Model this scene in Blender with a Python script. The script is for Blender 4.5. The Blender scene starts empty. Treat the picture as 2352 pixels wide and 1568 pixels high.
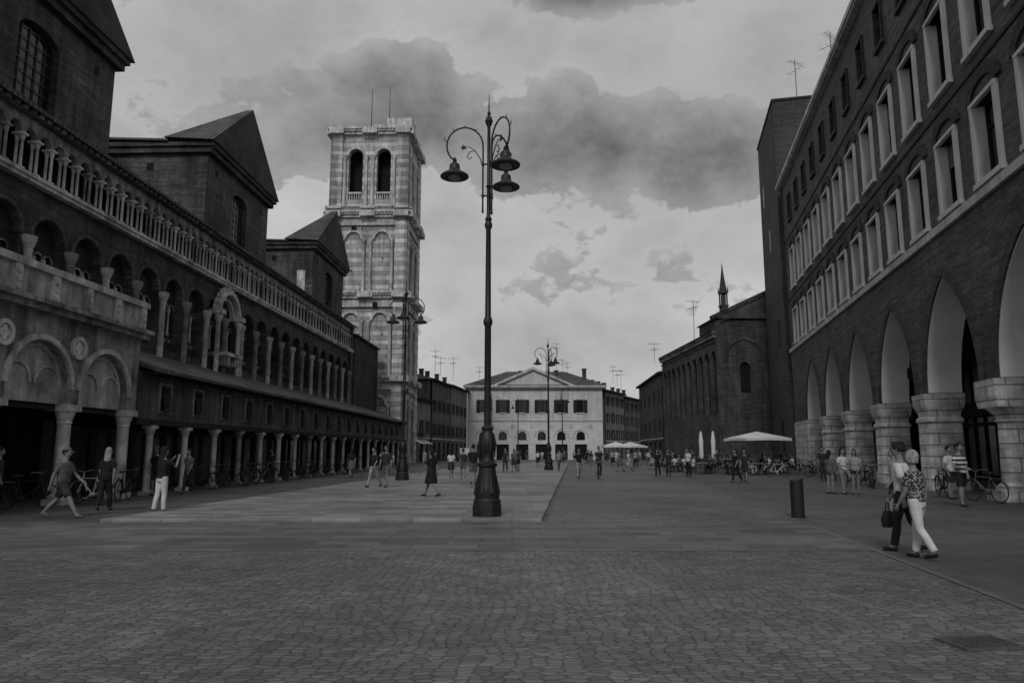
import bpy, bmesh, math, random
from mathutils import Vector, Matrix
from mathutils.geometry import tessellate_polygon
random.seed(7)
R = math.radians
scene = bpy.context.scene
COL = scene.collection

# ------------------------------------------------------------------ mesh kit
class M:
    def __init__(s): s.v = []; s.f = []
    def add(s, vs, fs):
        n = len(s.v)
        s.v += [tuple(v) for v in vs]
        s.f += [tuple(i + n for i in f) for f in fs]
        return s
    def box(s, x0, x1, y0, y1, z0, z1):
        return s.add([(x0,y0,z0),(x1,y0,z0),(x1,y1,z0),(x0,y1,z0),(x0,y0,z1),(x1,y0,z1),(x1,y1,z1),(x0,y1,z1)],
                     [(0,3,2,1),(4,5,6,7),(0,1,5,4),(1,2,6,5),(2,3,7,6),(3,0,4,7)])
    def loft(s, rings, cap=True):
        n = len(rings[0]); vs = [p for r in rings for p in r]; fs = []
        for i in range(len(rings)-1):
            for j in range(n):
                k = (j+1) % n
                fs.append((i*n+j, i*n+k, (i+1)*n+k, (i+1)*n+j))
        if cap:
            fs.append(tuple(range(n-1, -1, -1)))
            fs.append(tuple((len(rings)-1)*n + j for j in range(n)))
        return s.add(vs, fs)
    def ell(s, rows, seg=12, cx=0, cy=0):
        return s.loft([[(cx + r[1]*math.cos(2*math.pi*j/seg), cy + r[3] + r[2]*math.sin(2*math.pi*j/seg), r[0]) for j in range(seg)] for r in rows])
    def lathe(s, prof, seg=16, cx=0, cy=0, off=0.0):
        return s.loft([[(cx + r*math.cos(2*math.pi*j/seg+off), cy + r*math.sin(2*math.pi*j/seg+off), z) for j in range(seg)] for r, z in prof])
    def tube(s, pts, rads, seg=8, flat=1.0):
        P = [Vector(p) for p in pts]
        if not isinstance(rads, (list, tuple)): rads = [rads]*len(P)
        T = []
        for i in range(len(P)):
            a = P[max(0, i-1)]; b = P[min(len(P)-1, i+1)]
            T.append((b-a).normalized())
        axes = [Vector((1,0,0)), Vector((0,1,0)), Vector((0,0,1))]
        ref = min(axes, key=lambda ax: max(abs(t.dot(ax)) for t in T))
        rings = []
        for p, t, r in zip(P, T, rads):
            n = t.cross(ref).normalized(); b = n.cross(t)
            rings.append([tuple(p + n*r*flat*math.cos(2*math.pi*j/seg) + b*r*math.sin(2*math.pi*j/seg)) for j in range(seg)])
        return s.loft(rings)
    def panel(s, outer, holes, y0, y1, sides=True):
        loops = [outer] + holes
        tri = tessellate_polygon([[Vector((p[0], p[1], 0)) for p in l] for l in loops])
        flat = [p for l in loops for p in l]; n = len(flat)
        vs = [(p[0], y0, p[1]) for p in flat] + [(p[0], y1, p[1]) for p in flat]
        fs = [tuple(t) for t in tri] + [tuple(i+n for i in reversed(t)) for t in tri]
        k = 0
        for li, l in enumerate(loops):
            if li > 0 or sides:
                for j in range(len(l)):
                    a = k+j; b = k+(j+1) % len(l)
                    fs.append((a, b, b+n, a+n))
            k += len(l)
        return s.add(vs, fs)
    def xform(s, mat):
        s.v = [tuple(mat @ Vector(v)) for v in s.v]; return s
    def mesh(s, name):
        me = bpy.data.meshes.new(name)
        me.from_pydata(s.v, [], s.f); me.update()
        bm = bmesh.new(); bm.from_mesh(me)
        bmesh.ops.recalc_face_normals(bm, faces=bm.faces)
        bm.to_mesh(me); bm.free()
        me.polygons.foreach_set("use_smooth", [True]*len(me.polygons))
        me.set_sharp_from_angle(angle=R(32))
        return me

def arc(cx, w, zs, kind='round', rise=None, n=12):
    if kind == 'point':
        c = (rise*rise - w*w/4)/w; rad = w/2 + c
        th = math.asin(rise/rad)
        left = [(cx + c - rad*math.cos(th*i/n), zs + rad*math.sin(th*i/n)) for i in range(n+1)]
        right = [(2*cx - x, z) for x, z in reversed(left[:-1])]
        return left + right
    h = w/2 if kind == 'round' else rise
    return [(cx - w/2*math.cos(math.pi*i/n), zs + h*math.sin(math.pi*i/n)) for i in range(n+1)]
def arch_hole(cx, w, z0, zs, kind='round', rise=None, n=12):
    return [(cx-w/2, z0)] + arc(cx, w, zs, kind, rise, n) + [(cx+w/2, z0)]
def notch(x0, x1, z0, z1, cx, w, zs, kind='round', rise=None, n=12):
    a = arc(cx, w, zs, kind, rise, n)
    p = [(x0, z0), (cx-w/2, z0)]
    if zs - z0 < 1e-4: a = a[1:-1]
    return p + a + [(cx+w/2, z0), (x1, z0), (x1, z1), (x0, z1)]
def ring(m, cx, w, t, zs, y0, y1, kind='round', rise=None, n=12):
    a = arc(cx, w, zs, kind, rise, n)
    b = arc(cx, w+2*t, zs, kind, (rise + t) if rise else None, n)
    return m.panel(b + list(reversed(a)), [], y0, y1)
def rect(x0, x1, z0, z1): return [(x0,z0),(x1,z0),(x1,z1),(x0,z1)]
def disc(cx, cz, r, n=16): return [(cx+r*math.cos(2*math.pi*i/n), cz+r*math.sin(2*math.pi*i/n)) for i in range(n)]

def thing(name, label, cat, loc=(0,0,0), rz=0.0, group=None):
    e = bpy.data.objects.new(name, None); e.empty_display_size = .3
    e.location = loc; e.rotation_euler = (0, 0, rz)
    e["label"] = label; e["category"] = cat
    if group: e["group"] = group
    COL.objects.link(e); return e
def ob(name, m, mat, parent=None, loc=(0,0,0), rz=0.0, label=None, stuff=False):
    me = m.mesh(name) if isinstance(m, M) else m
    if isinstance(m, M): me.materials.append(mat)
    o = bpy.data.objects.new(name, me)
    if not isinstance(m, M) and mat is not None and me.materials[0] != mat:
        o.material_slots[0].link = 'OBJECT'; o.material_slots[0].material = mat
    o.location = loc; o.rotation_euler = (0, 0, rz)
    if parent: o.parent = parent
    if label: o["label"] = label
    if stuff: o["kind"] = "stuff"
    COL.objects.link(o); return o
def clone(src, loc=None, rz=None, parent=None):
    c = src.copy()
    if loc is not None: c.location = loc
    if rz is not None: c.rotation_euler = (0, 0, rz)
    if parent is not None: c.parent = parent
    COL.objects.link(c)
    for ch in src.children: clone(ch, parent=c)
    return c

# ------------------------------------------------------------------ materials
class NT:
    def __init__(s, t): s.t = t; s.n = t.nodes; s.l = t.links
    def new(s, k, **kw):
        n = s.n.new(k)
        for a, b in kw.items(): setattr(n, a, b)
        return n
    def put(s, sock, v):
        if isinstance(v, bpy.types.NodeSocket): s.l.new(v, sock)
        else: sock.default_value = v
    def math(s, op, a, b=0.0, c=None):
        n = s.new('ShaderNodeMath', operation=op)
        s.put(n.inputs[0], a); s.put(n.inputs[1], b)
        if c is not None: s.put(n.inputs[2], c)
        return n.outputs[0]
    def mr(s, v, a, b, c, d, kind='LINEAR'):
        n = s.new('ShaderNodeMapRange', interpolation_type=kind)
        s.put(n.inputs[0], v)
        for i, q in enumerate((a, b, c, d)): s.put(n.inputs[i+1], q)
        return n.outputs[0]
    def noise(s, vec, scale, detail=5, rough=.55, dist=0.0):
        n = s.new('ShaderNodeTexNoise')
        s.put(n.inputs['Vector'], vec); n.inputs['Scale'].default_value = scale
        n.inputs['Detail'].default_value = detail; n.inputs['Roughness'].default_value = rough
        n.inputs['Distortion'].default_value = dist
        return n.outputs[0]
    def vm(s, op, a, b=(0,0,0)):
        n = s.new('ShaderNodeVectorMath', operation=op)
        s.put(n.inputs[0], a)
        if op == 'SCALE': s.put(n.inputs[3], b)
        else: s.put(n.inputs[1], b)
        return n.outputs['Value'] if op in ('LENGTH', 'DISTANCE', 'DOT_PRODUCT') else n.outputs[0]
    def comb(s, x, y, z):
        n = s.new('ShaderNodeCombineXYZ')
        for i, q in enumerate((x, y, z)): s.put(n.inputs[i], q)
        return n.outputs[0]
    def sep(s, v):
        n = s.new('ShaderNodeSeparateXYZ'); s.put(n.inputs[0], v); return n.outputs

def gmat(name, c, var=.25, ns=.6, rough=.85, bump=.25, fine=14, streak=0.0, brick=None, bands=None,
         tile=None, stripes=None, spots=None, spec=.25, metal=0.0, emit=0.0):
    m = bpy.data.materials.new(name); m.use_nodes = True
    t = NT(m.node_tree); bs = t.n['Principled BSDF']
    tc = t.new('ShaderNodeTexCoord').outputs['Object']
    x, y, z = t.sep(tc)
    u = t.math('ADD', x, y)
    val = t.mr(t.noise(tc, ns, 4, .6), .3, .7, 1-var, 1+var)
    fn = t.noise(tc, fine, 3, .6)
    val = t.math('MULTIPLY', val, t.mr(fn, .3, .7, 1-var*.45, 1+var*.45))
    h = t.math('MULTIPLY', fn, .6)
    if streak:
        sv = t.comb(t.math('MULTIPLY', u, 2.6), t.math('MULTIPLY', z, .3), 0)
        val = t.math('MULTIPLY', val, t.mr(t.noise(sv, 1.0, 3, .65), .35, .62, 1-streak, 1.05))
    if brick:
        w, hh, ms, dark, amp = brick
        b = t.new('ShaderNodeTexBrick')
        t.put(b.inputs['Vector'], t.comb(u, z, 0)); b.inputs['Scale'].default_value = 1
        b.inputs['Brick Width'].default_value = w; b.inputs['Row Height'].default_value = hh
        b.inputs['Mortar Size'].default_value = ms
        b.inputs['Color1'].default_value = (1-amp,)*3+(1,); b.inputs['Color2'].default_value = (1+amp,)*3+(1,)
        b.inputs['Mortar'].default_value = (dark,)*3+(1,)
        bw = t.new('ShaderNodeRGBToBW'); t.l.new(b.outputs['Color'], bw.inputs[0])
        val = t.math('MULTIPLY', val, bw.outputs[0])
        cv = t.comb(t.math('MULTIPLY', u, .5), t.math('MULTIPLY', z, 5.0), 0)
        val = t.math('MULTIPLY', val, t.mr(t.noise(cv, 1.0, 2, .6), .3, .7, 1-amp*1.3, 1+amp*1.3))
        h = t.math('SUBTRACT', h, t.math('MULTIPLY', b.outputs['Fac'], 1.0))
    if bands:
        p, lo = bands
        zz = t.math('ADD', z, t.math('MULTIPLY', t.noise(tc, .8, 1), .06))
        fr = t.math('FRACT', t.math('DIVIDE', zz, p))
        val = t.math('MULTIPLY', val, t.mr(t.math('GREATER_THAN', fr, .52), 0, 1, lo, 1.0))
    if tile:
        ax = {'x': x, 'y': y}[tile]; oth = {'x': y, 'y': x}[tile]
        sn = t.math('SINE', t.math('MULTIPLY', ax, 2*math.pi/.26))
        rw = t.math('FRACT', t.math('DIVIDE', oth, .38))
        val = t.math('MULTIPLY', val, t.mr(sn, -1, 1, .5, 1.25))
        val = t.math('MULTIPLY', val, t.mr(rw, 0, .15, .7, 1.0))
        h = t.math('ADD', h, t.math('MULTIPLY', sn, 2.0))
    if stripes:
        fr = t.math('FRACT', t.math('DIVIDE', z, stripes[0]))
        val = t.math('MULTIPLY', val, t.mr(t.math('GREATER_THAN', fr, .5), 0, 1, stripes[1], 1))
    if spots:
        vo = t.new('ShaderNodeTexVoronoi'); t.put(vo.inputs['Vector'], tc); vo.inputs['Scale'].default_value = spots
        val = t.math('MULTIPLY', val, t.mr(vo.outputs['Distance'], .35, .5, 1, .1))
    val = t.math('MULTIPLY', val, c)
    t.l.new(val, bs.inputs['Base Color'])
    bs.inputs['Roughness'].default_value = rough
    bs.inputs['Specular IOR Level'].default_value = spec
    bs.inputs['Metallic'].default_value = metal
    if emit:
        bs.inputs['Emission Color'].default_value = (1,1,1,1); bs.inputs['Emission Strength'].default_value = emit
    if bump:
        bn = t.new('ShaderNodeBump'); bn.inputs['Strength'].default_value = bump; bn.inputs['Distance'].default_value = .03
        t.l.new(h, bn.inputs['Height']); t.l.new(bn.outputs[0], bs.inputs['Normal'])
    return m

BR = (.26, .075, .012, .8, .28)
brick_old = gmat('old_brick', .065, .6, .45, brick=BR, streak=.45, bump=.6)
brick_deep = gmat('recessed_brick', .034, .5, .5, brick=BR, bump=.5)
brick_gable = gmat('gable_brick', .08, .6, .4, brick=BR, streak=.45, bump=.6)
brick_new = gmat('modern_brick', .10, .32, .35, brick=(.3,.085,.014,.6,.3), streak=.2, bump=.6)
brick_head = gmat('header_brick', .045, .3, .5, brick=(.08,.4,.012,.5,.3), bump=.4)
brick_tower = gmat('tower_brick', .065, .3, .3, brick=(.3,.085,.012,.7,.25), streak=.15, bump=.5)
brick_church = gmat('church_brick', .07, .5, .3, brick=BR, streak=.35, bump=.5)
marble = gmat('weathered_marble', .48, .5, 1.4, streak=.5, bump=.3, rough=.7)
marble_lt = gmat('pale_marble', .58, .35, 1.2, streak=.4, bump=.3, rough=.7)
marble_dk = gmat('dirty_marble', .26, .6, 1.2, streak=.65, bump=.4, rough=.8)
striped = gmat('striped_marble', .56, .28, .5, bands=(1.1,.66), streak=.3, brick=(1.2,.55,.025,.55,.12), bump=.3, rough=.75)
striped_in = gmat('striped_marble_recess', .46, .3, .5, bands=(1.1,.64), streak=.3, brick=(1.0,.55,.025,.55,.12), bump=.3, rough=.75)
tmarble = gmat('tower_marble', .50, .35, .8, streak=.5, bump=.3)
stone_pil = gmat('pillar_stone', .52, .4, 1.6, brick=(1.9,.46,.025,.4,.12), streak=.3, bump=.6)
stone_band = gmat('band_stone', .48, .25, .8, streak=.35, bump=.15)
stone_frame = gmat('window_stone', .52, .15, .8, streak=.2, bump=.1)
plaster_in = gmat('arch_plaster', .62, .14, .5, bump=.08)
plaster_tymp = gmat('stained_plaster', .36, .5, 1.0, streak=.5, bump=.15)
plaster_pal = gmat('palace_plaster', .50, .16, .25, streak=.2, bump=.1)
plaster_low = gmat('palace_stone', .55, .15, .3, brick=(1.6,.5,.02,.72,.06), bump=.15)
plaster_gry = gmat('grey_plaster', .17, .35, .4, streak=.4, bump=.15)
plaster_dk = gmat('dark_plaster', .10, .35, .4, streak=.4, bump=.15)
plaster_mz = gmat('mezzanine_plaster', .10, .5, .6, streak=.5, bump=.2)
tile_x = gmat('roof_tiles', .09, .5, .7, tile='x', bump=.8)
tile_y = gmat('roof_tiles_cross', .09, .5, .7, tile='y', bump=.8)
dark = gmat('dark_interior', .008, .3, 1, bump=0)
darkwood = gmat('dark_wood', .022, .3, 2, streak=.3, bump=.2)
glass = gmat('window_glass', .012, .3, .7, rough=.12, bump=.0, spec=.5)
curtain = gmat('curtained_glass', .05, .3, 1.2, rough=.3, bump=.0, spec=.5)
iron = gmat('cast_iron', .014, .35, 5, rough=.5, bump=.2, spec=.35)
iron_lt = gmat('lamp_glass', .22, .1, 5, rough=.3, bump=0)
steel = gmat('grey_steel', .15, .2, 4, rough=.4, metal=.6, bump=0)
canvas = gmat('white_canvas', .6, .12, 1.5, bump=.1, rough=.9)
rubber = gmat('black_rubber', .02, .1, 5, bump=0)
whitep = gmat('white_paint', .5, .1, 2, rough=.35, bump=0)
sign_lt = gmat('sign_lettering', .3, .05, 2, bump=0, emit=.02)
skin = gmat('skin', .17, .12, 6, rough=.6, bump=0)
C_black = gmat('black_cloth', .012, .3, 5, bump=.1)
C_dark = gmat('dark_cloth', .028, .3, 5, bump=.1)
C_mid = gmat('grey_cloth', .09, .3, 5, bump=.1)
C_lt = gmat('beige_cloth', .24, .25, 5, bump=.1)
C_white = gmat('white_cloth', .48, .15, 5, bump=.1)
C_stripe = gmat('striped_cloth', .5, .1, 5, stripes=(.13,.06), bump=.1)
C_spot = gmat('spotted_cloth', .26, .2, 5, spots=28, bump=.1)
H_dark = gmat('dark_hair', .012, .4, 20, bump=.2)
H_fair = gmat('fair_hair', .22, .5, 25, bump=.4)

def ground_mat(name, c, kind):
    m = bpy.data.materials.new(name); m.use_nodes = True
    t = NT(m.node_tree); bs = t.n['Principled BSDF']
    tc = t.new('ShaderNodeTexCoord').outputs['Object']
    big = t.mr(t.noise(tc, .16, 5, .62), .32, .68, .66, 1.32)
    mid = t.mr(t.noise(tc, 1.6, 4, .6), .3, .7, .8, 1.2)
    val = t.math('MULTIPLY', big, mid)
    if kind == 'cobble':
        nz = t.new('ShaderNodeTexNoise'); t.put(nz.inputs['Vector'], tc); nz.inputs['Scale'].default_value = .7; nz.inputs['Detail'].default_value = 2
        dv = t.vm('ADD', tc, t.vm('SCALE', nz.outputs['Color'], .5))
        sc = t.vm('MULTIPLY', dv, (7.6, 12.5, 1))
        vo = t.new('ShaderNodeTexVoronoi', feature='F1'); t.put(vo.inputs['Vector'], sc); vo.inputs['Scale'].default_value = 1; vo.inputs['Randomness'].default_value = .6
        ve = t.new('ShaderNodeTexVoronoi', feature='DISTANCE_TO_EDGE'); t.put(ve.inputs['Vector'], sc); ve.inputs['Scale'].default_value = 1; ve.inputs['Randomness'].default_value = .6
        bw = t.new('ShaderNodeRGBToBW'); t.l.new(vo.outputs['Color'], bw.inputs[0])
        val = t.math('MULTIPLY', val, t.mr(bw.outputs[0], .1, .9, .72, 1.3))
        e = t.mr(ve.outputs['Distance'], .0, .12, 0, 1)
        val = t.math('MULTIPLY', val, t.mr(e, 0, 1, .5, 1))
        h = t.math('ADD', t.math('MULTIPLY', e, .7), t.math('MULTIPLY', bw.outputs[0], .7))
        bd, bst = .018, .7
    elif kind == 'slab':
        b = t.new('ShaderNodeTexBrick'); t.put(b.inputs['Vector'], tc); b.inputs['Scale'].default_value = 1
        b.inputs['Brick Width'].default_value = 1.15; b.inputs['Row Height'].default_value = .48; b.inputs['Mortar Size'].default_value = .012
        b.inputs['Color1'].default_value = (.72,.72,.72,1); b.inputs['Color2'].default_value = (1.28,1.28,1.28,1); b.inputs['Mortar'].default_value = (.5,.5,.5,1)
        bw = t.new('ShaderNodeRGBToBW'); t.l.new(b.outputs['Color'], bw.inputs[0])
        val = t.math('MULTIPLY', val, bw.outputs[0])
        h = t.math('ADD', t.math('SUBTRACT', bw.outputs[0], t.math('MULTIPLY', b.outputs['Fac'], .6)), t.math('MULTIPLY', t.noise(tc, 12, 3), .4))
        bd, bst = .012, .4
    else:
        f = t.noise(tc, 60, 3, .7)
        val = t.math('MULTIPLY', val, t.mr(f, .3, .7, .8, 1.2))
        h = f; bd, bst = .01, .3
    val = t.math('MULTIPLY', val, c)
    t.l.new(val, bs.inputs['Base Color'])
    bs.inputs['Roughness'].default_value = .64
    bs.inputs['Specular IOR Level'].default_value = .32
    bn = t.new('ShaderNodeBump'); bn.inputs['Strength'].default_value = bst; bn.inputs['Distance'].default_value = bd
    t.l.new(h, bn.inputs['Height']); t.l.new(bn.outputs[0], bs.inputs['Normal'])
    return m
G_cob = ground_mat('porphyry_cobbles', .12, 'cobble')
G_slab = ground_mat('stone_slabs', .105, 'slab')
G_plat = ground_mat('pale_stone_slabs', .18, 'slab')
G_side = ground_mat('smooth_pavement', .08, 'asphalt')
G_edge = ground_mat('edging_stone', .12, 'asphalt')
G_strip = ground_mat('dark_paving', .065, 'slab')

# ------------------------------------------------------------------ ground
def sheet(name, pts, z, mat):
    o = ob(name, M().add([(x, y, z) for x, y in pts], [tuple(range(len(pts)))]), mat); o["kind"] = "structure"; return o
sheet('ground', [(-600,-300),(600,-300),(600,900),(-600,900)], 0, G_cob)
sheet('pavement_slab_band', [(-16,12.2),(5.9,12.2),(6.55,17.0),(-16,17.0)], .004, G_slab)
sheet('pavement', [(4.4,1),(60,1),(60,150),(25.3,150)], .004, G_side)
sheet('pavement_dark_strip', [(-24,17.06),(-9.5,17.06),(-4.4,80),(-4.4,95),(-24,95)], .004, G_strip)
k = M()
k.add([(4.31,1,.009),(4.42,1,.009),(25.32,150,.009),(25.21,150,.009)], [(0,1,2,3)])
o = ob('pavement_edging', k, G_edge); o["kind"] = "structure"
pl = M()
P = [(-9.45,17.06),(.68,17.06),(7.2,94),(-3.35,94)]
def inset(P, d): return [(P[0][0]+d,P[0][1]+d),(P[1][0]-d,P[1][1]+d),(P[2][0]-d,P[2][1]-d),(P[3][0]+d,P[3][1]-d)]
pl.loft([[(x,y,0) for x,y in P],[(x,y,.05) for x,y in P],[(x,y,.07) for x,y in inset(P,.03)]])
o = ob('pavement_platform', pl, G_plat); o["kind"] = "structure"
kb = M(); kb.loft([[(.685,17.06,0),(.78,17.06,0),(.78,17.06,.012),(.685,17.06,.012)],[(7.205,94,0),(7.3,94,0),(7.3,94,.012),(7.205,94,.012)]])
o = ob('pavement_gutter', kb, G_strip); o["kind"] = "structure"
ZP = .07
g = thing('drain_grate', 'rectangular cast iron drain grate set in cobbles', 'drain', (3.95, 6.45, .012), R(8))
m = M()
m.box(-.27,.27,-.2,-.17,-.01,.01); m.box(-.27,.27,.17,.2,-.01,.01); m.box(-.27,-.24,-.17,.17,-.01,.01); m.box(.24,.27,-.17,.17,-.01,.01)
for i in range(9): m.box(-.22+i*.052,-.19+i*.052,-.17,.17,-.01,.006)
ob('grate_bars', m, steel, g); ob('pit', M().box(-.26,.26,-.19,.19,-.011,-.006), dark, g)

# ------------------------------------------------------------------ cathedral
ANG_L = math.atan2(1, .032)
cath = thing('cathedral', 'long brick and marble medieval cathedral flank with arcaded gallery', 'cathedral', (-18.2, 0, 0), ANG_L)
X0, PIT, NB = 18.02, 2.37, 22
XE = X0 + PIT*NB
wall = M(); rec = M(); fr = M(); rings = M()
wall.box(X0-3, XE, 0, .35, 0, 5.0)
for k in range(NB):
    a = X0 + k*PIT; b = a + PIT; c = (a+b)/2
    wall.panel(rect(a,b,5.0,11.1), [arch_hole(c,1.8,6.5,9.25,n=14)], 0, .38, sides=False)
    hs = [arch_hole(c+dx,.44,7.5,8.65,n=8) for dx in (-.56,0,.56)]
    rec.panel(rect(a,b,6.2,10.9), hs, .38, .62, sides=False)
    ring(rings, c, 1.8, .14, 9.25, -.05, .0, n=14)
    ring(rings, c, 1.72, .04, 9.25, .0, .3, n=14)
    for j in range(4): ring(fr, c-.66+j*.44, .32, .05, 6.95, .30, .38, n=6)
    for dx in (-.56,0,.56): ring(fr, c+dx, .46, .06, 8.65, .33, .38, n=8)
wall.box(X0-3, X0, 0, .38, 5.0, 11.1); wall.box(XE, XE+.9, -.25, 1.3, 0, 13.5)
ob('wall', wall, brick_old, cath)
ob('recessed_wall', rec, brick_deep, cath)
ob('archivolt', rings, brick_gable, cath)
ob('corbel_frieze', fr, marble_dk, cath, stuff=True)
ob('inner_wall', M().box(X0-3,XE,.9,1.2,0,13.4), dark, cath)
big = M(); big.lathe([(.2,4.9),(.2,5.6),(.15,5.7),(.145,8.6),(.17,8.65),(.15,8.72),(.26,9.05),(.27,9.2),(.2,9.22)], 12)
bigme = big.mesh('column'); bigme.materials.append(marble_dk)
for k in range(NB+1): ob('column', bigme, [marble_dk, marble][k % 2], cath, (X0+k*PIT, -.12, 0))
sm = M(); sm.lathe([(.08,7.3),(.08,7.5),(.05,7.55),(.05,8.4),(.1,8.6),(.1,8.7)], 8)
smme = sm.mesh('triforium_column'); smme.materials.append(marble)
for k in range(NB):
    for dx in (-.28,.28): ob('triforium_column', smme, None, cath, (X0+(k+.5)*PIT+dx, .34, 0))
gal = M(); NG = NB*3; gp = PIT/3
for k in range(NG):
    a = X0+k*gp; gal.panel(notch(a,a+gp,12.72,13.42,a+gp/2,.58,12.78,n=10), [], -.12, .12, sides=True)
ob('gallery_arcade', gal, marble_dk, cath)
ob('gallery_back_wall', M().box(X0-3,XE,.85,.898,11.3,13.4), dark, cath)
ob('string_course', M().box(X0-3,XE+.9,-.28,.9,11.1,11.25).box(X0-3,XE+.9,-.34,-.05,11.25,11.38), marble, cath)
co = M().box(X0-3,XE+.9,-.3,.3,13.42,13.6)
ob('cornice', co, brick_gable, cath)
co = M()
for k in range(int((XE-X0)/.42)): co.box(X0+k*.42, X0+k*.42+.18, -.42, -.3, 13.48, 13.6)
ob('cornice_dentils', co, marble_dk, cath, stuff=True)
cg = M(); cg.box(-.12,.12,-.2,.2,11.38,11.5)
for yy in (-.1,.1): cg.lathe([(.085,11.5),(.055,11.58),(.05,12.45),(.065,12.48),(.1,12.66)],8,0,yy)
cg.box(-.14,.14,-.22,.22,12.66,12.74)
cgme = cg.mesh('gallery_column'); cgme.materials.append(marble)
cm = [marble, marble_lt, marble, marble_dk]
for k in range(NG+1): ob('gallery_column', cgme, cm[(k*7+k//3) % 4], cath, (X0+k*gp, -.0, 0))
def wedge(m, x0, x1, y0, z0, y1, z1, t=.14):
    return m.loft([[(x,y0,z0),(x,y1,z1),(x,y1,z1+t),(x,y0,z0+t)] for x in (x0,x1)])
ob('gallery_roof', wedge(M(), X0-3, XE+1.1, -.55, 13.58, 1.8, 14.35), tile_x, cath)
ob('body', M().box(X0-3, XE+.8, 1.25, 22, 0, 13.9), brick_old, cath)
ob('aisle_roof', wedge(M(), X0-3, XE+.8, 1.8, 14.2, 12, 16.5), tile_x, cath)
ob('nave_wall', M().box(X0-3, XE+.8, 12, 30, 13.9, 19.4), brick_gable, cath)
for gi, (a, b) in enumerate(((21.3,31.05),(40.6,50.3),(61.1,71.0))):
    c = (a+b)/2
    w = M()
    w.panel(rect(a,b,13.6,19.2), [arch_hole(c,2.3,14.3,17.4,'seg',.55,12)], 1.0, 1.4, sides=True)
    w.box(a, b, 1.402, 13, 13.6, 19.2)
    w.panel([(a,19.2),(b,19.2),(c,23.3)], [disc(c,20.7,.62)], 1.0, 1.5)
    ob('gable_wall', w, brick_gable, cath)
    q = M()
    q.box(a-.25,b+.25,.7,.998,18.9,19.25); q.box(a-.4,b+.4,.55,.998,19.25,19.5)
    q.box(a-.25,a-.002,.998,13,18.9,19.25); q.box(a-.4,a-.002,.998,13,19.25,19.5)
    q.box(b+.002,b+.25,.998,13,18.9,19.25); q.box(b+.002,b+.4,.998,13,19.25,19.5)
    q.panel([(a-.55,19.5),(c,23.85),(b+.55,19.5),(b-.25,19.5),(c,23.2),(a+.25,19.5)], [], .55, .998)
    q.panel(disc(c,20.7,.82), [disc(c,20.7,.62)], .93, .999)
    ob('gable_cornice', q, brick_old, cath)
    r = M()
    r.add([(a-.62,.45,19.52),(b+.62,.45,19.52),(c,.45,23.98),(a-.62,3.4,19.7),(b+.62,3.4,19.7),(c,.9,23.98)],
          [(0,3,5,2),(1,2,5,4),(3,4,5),(0,1,4,3),(0,2,1)])
    ob('gable_roof', r, tile_y, cath)
    ob('roof', wedge(M(), a-.55, b+.55, 3.2, 19.5, 13.4, 19.9, .12), tile_x, cath)
    win = M(); win.panel(arch_hole(c,2.3,14.3,17.4,'seg',.55,12), [], 1.3, 1.36)
    o = ob('window', win, glass, cath)
    bars = M()
    for i in range(1,5): bars.box(c-1.15+i*.46-.02, c-1.15+i*.46+.02, 1.24, 1.28, 14.3, 17.8)
    for i in range(8): bars.box(c-1.14,c+1.14,1.225,1.24,14.5+i*.45,14.54+i*.45)
    bo = ob('glazing_bars', bars, iron, o)
    ob('oculus_pane', M().panel(disc(c,20.7,.62),[],1.3,1.34), dark, cath)
    for hx, hz in ((a+1.3,17.9),(b-1.3,17.9)): ob('putlog_hole', M().box(hx-.15,hx+.15,.985,.999,hz,hz+.4), dark, cath)
    for hy in (4.2, 8.6): ob('putlog_hole', M().box(a-.015,a-.003,hy,hy+.4,17.9,18.35), dark, cath)
ob('stone_patch', M().box(60.98,61.0988,1.6,2.3,14.6,17.0), marble, cath)
pc = 41.5
q = M(); ring(q, pc, 2.5, .22, 9.3, -.55, -.1, n=16); ring(q, pc, 2.0, .16, 9.2, -.3, -.05, n=16)
for sx in (-1,1):
    q.lathe([(.2,5.6),(.13,5.8),(.13,8.7),(.24,9.0),(.24,9.2)],10,pc+sx*1.4,-.45)
    q.box(pc+sx*1.4-.28,pc+sx*1.4+.28,-.75,.0,9.2,9.45)
for i in range(11):
    th = math.pi*(i+.5)/11; q.box(pc-1.52*math.cos(th)-.07,pc-1.52*math.cos(th)+.07,-.45,-.2,9.3+1.5*math.sin(th)-.05,9.3+1.5*math.sin(th)+.2)
q.box(pc-1.1,pc+1.1,-.9,-.06,6.9,7.1); q.box(pc-.5,pc-.35,-.8,-.06,6.4,6.9); q.box(pc+.35,pc+.5,-.8,-.06,6.4,6.9)
ob('portal_canopy', q, marble, cath)
an = thing('brick_annex', 'plain dark brick block between cathedral and bell tower', 'building', (-18.2, 0, 0), ANG_L)
ob('wall', M().box(XE+1.2,82.0,-.3,6,0,12.9), brick_deep, an)
ob('roof', wedge(M(), XE+1.0, 82.1, -.6, 12.9, 6, 13.9), tile_x, an)

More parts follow.
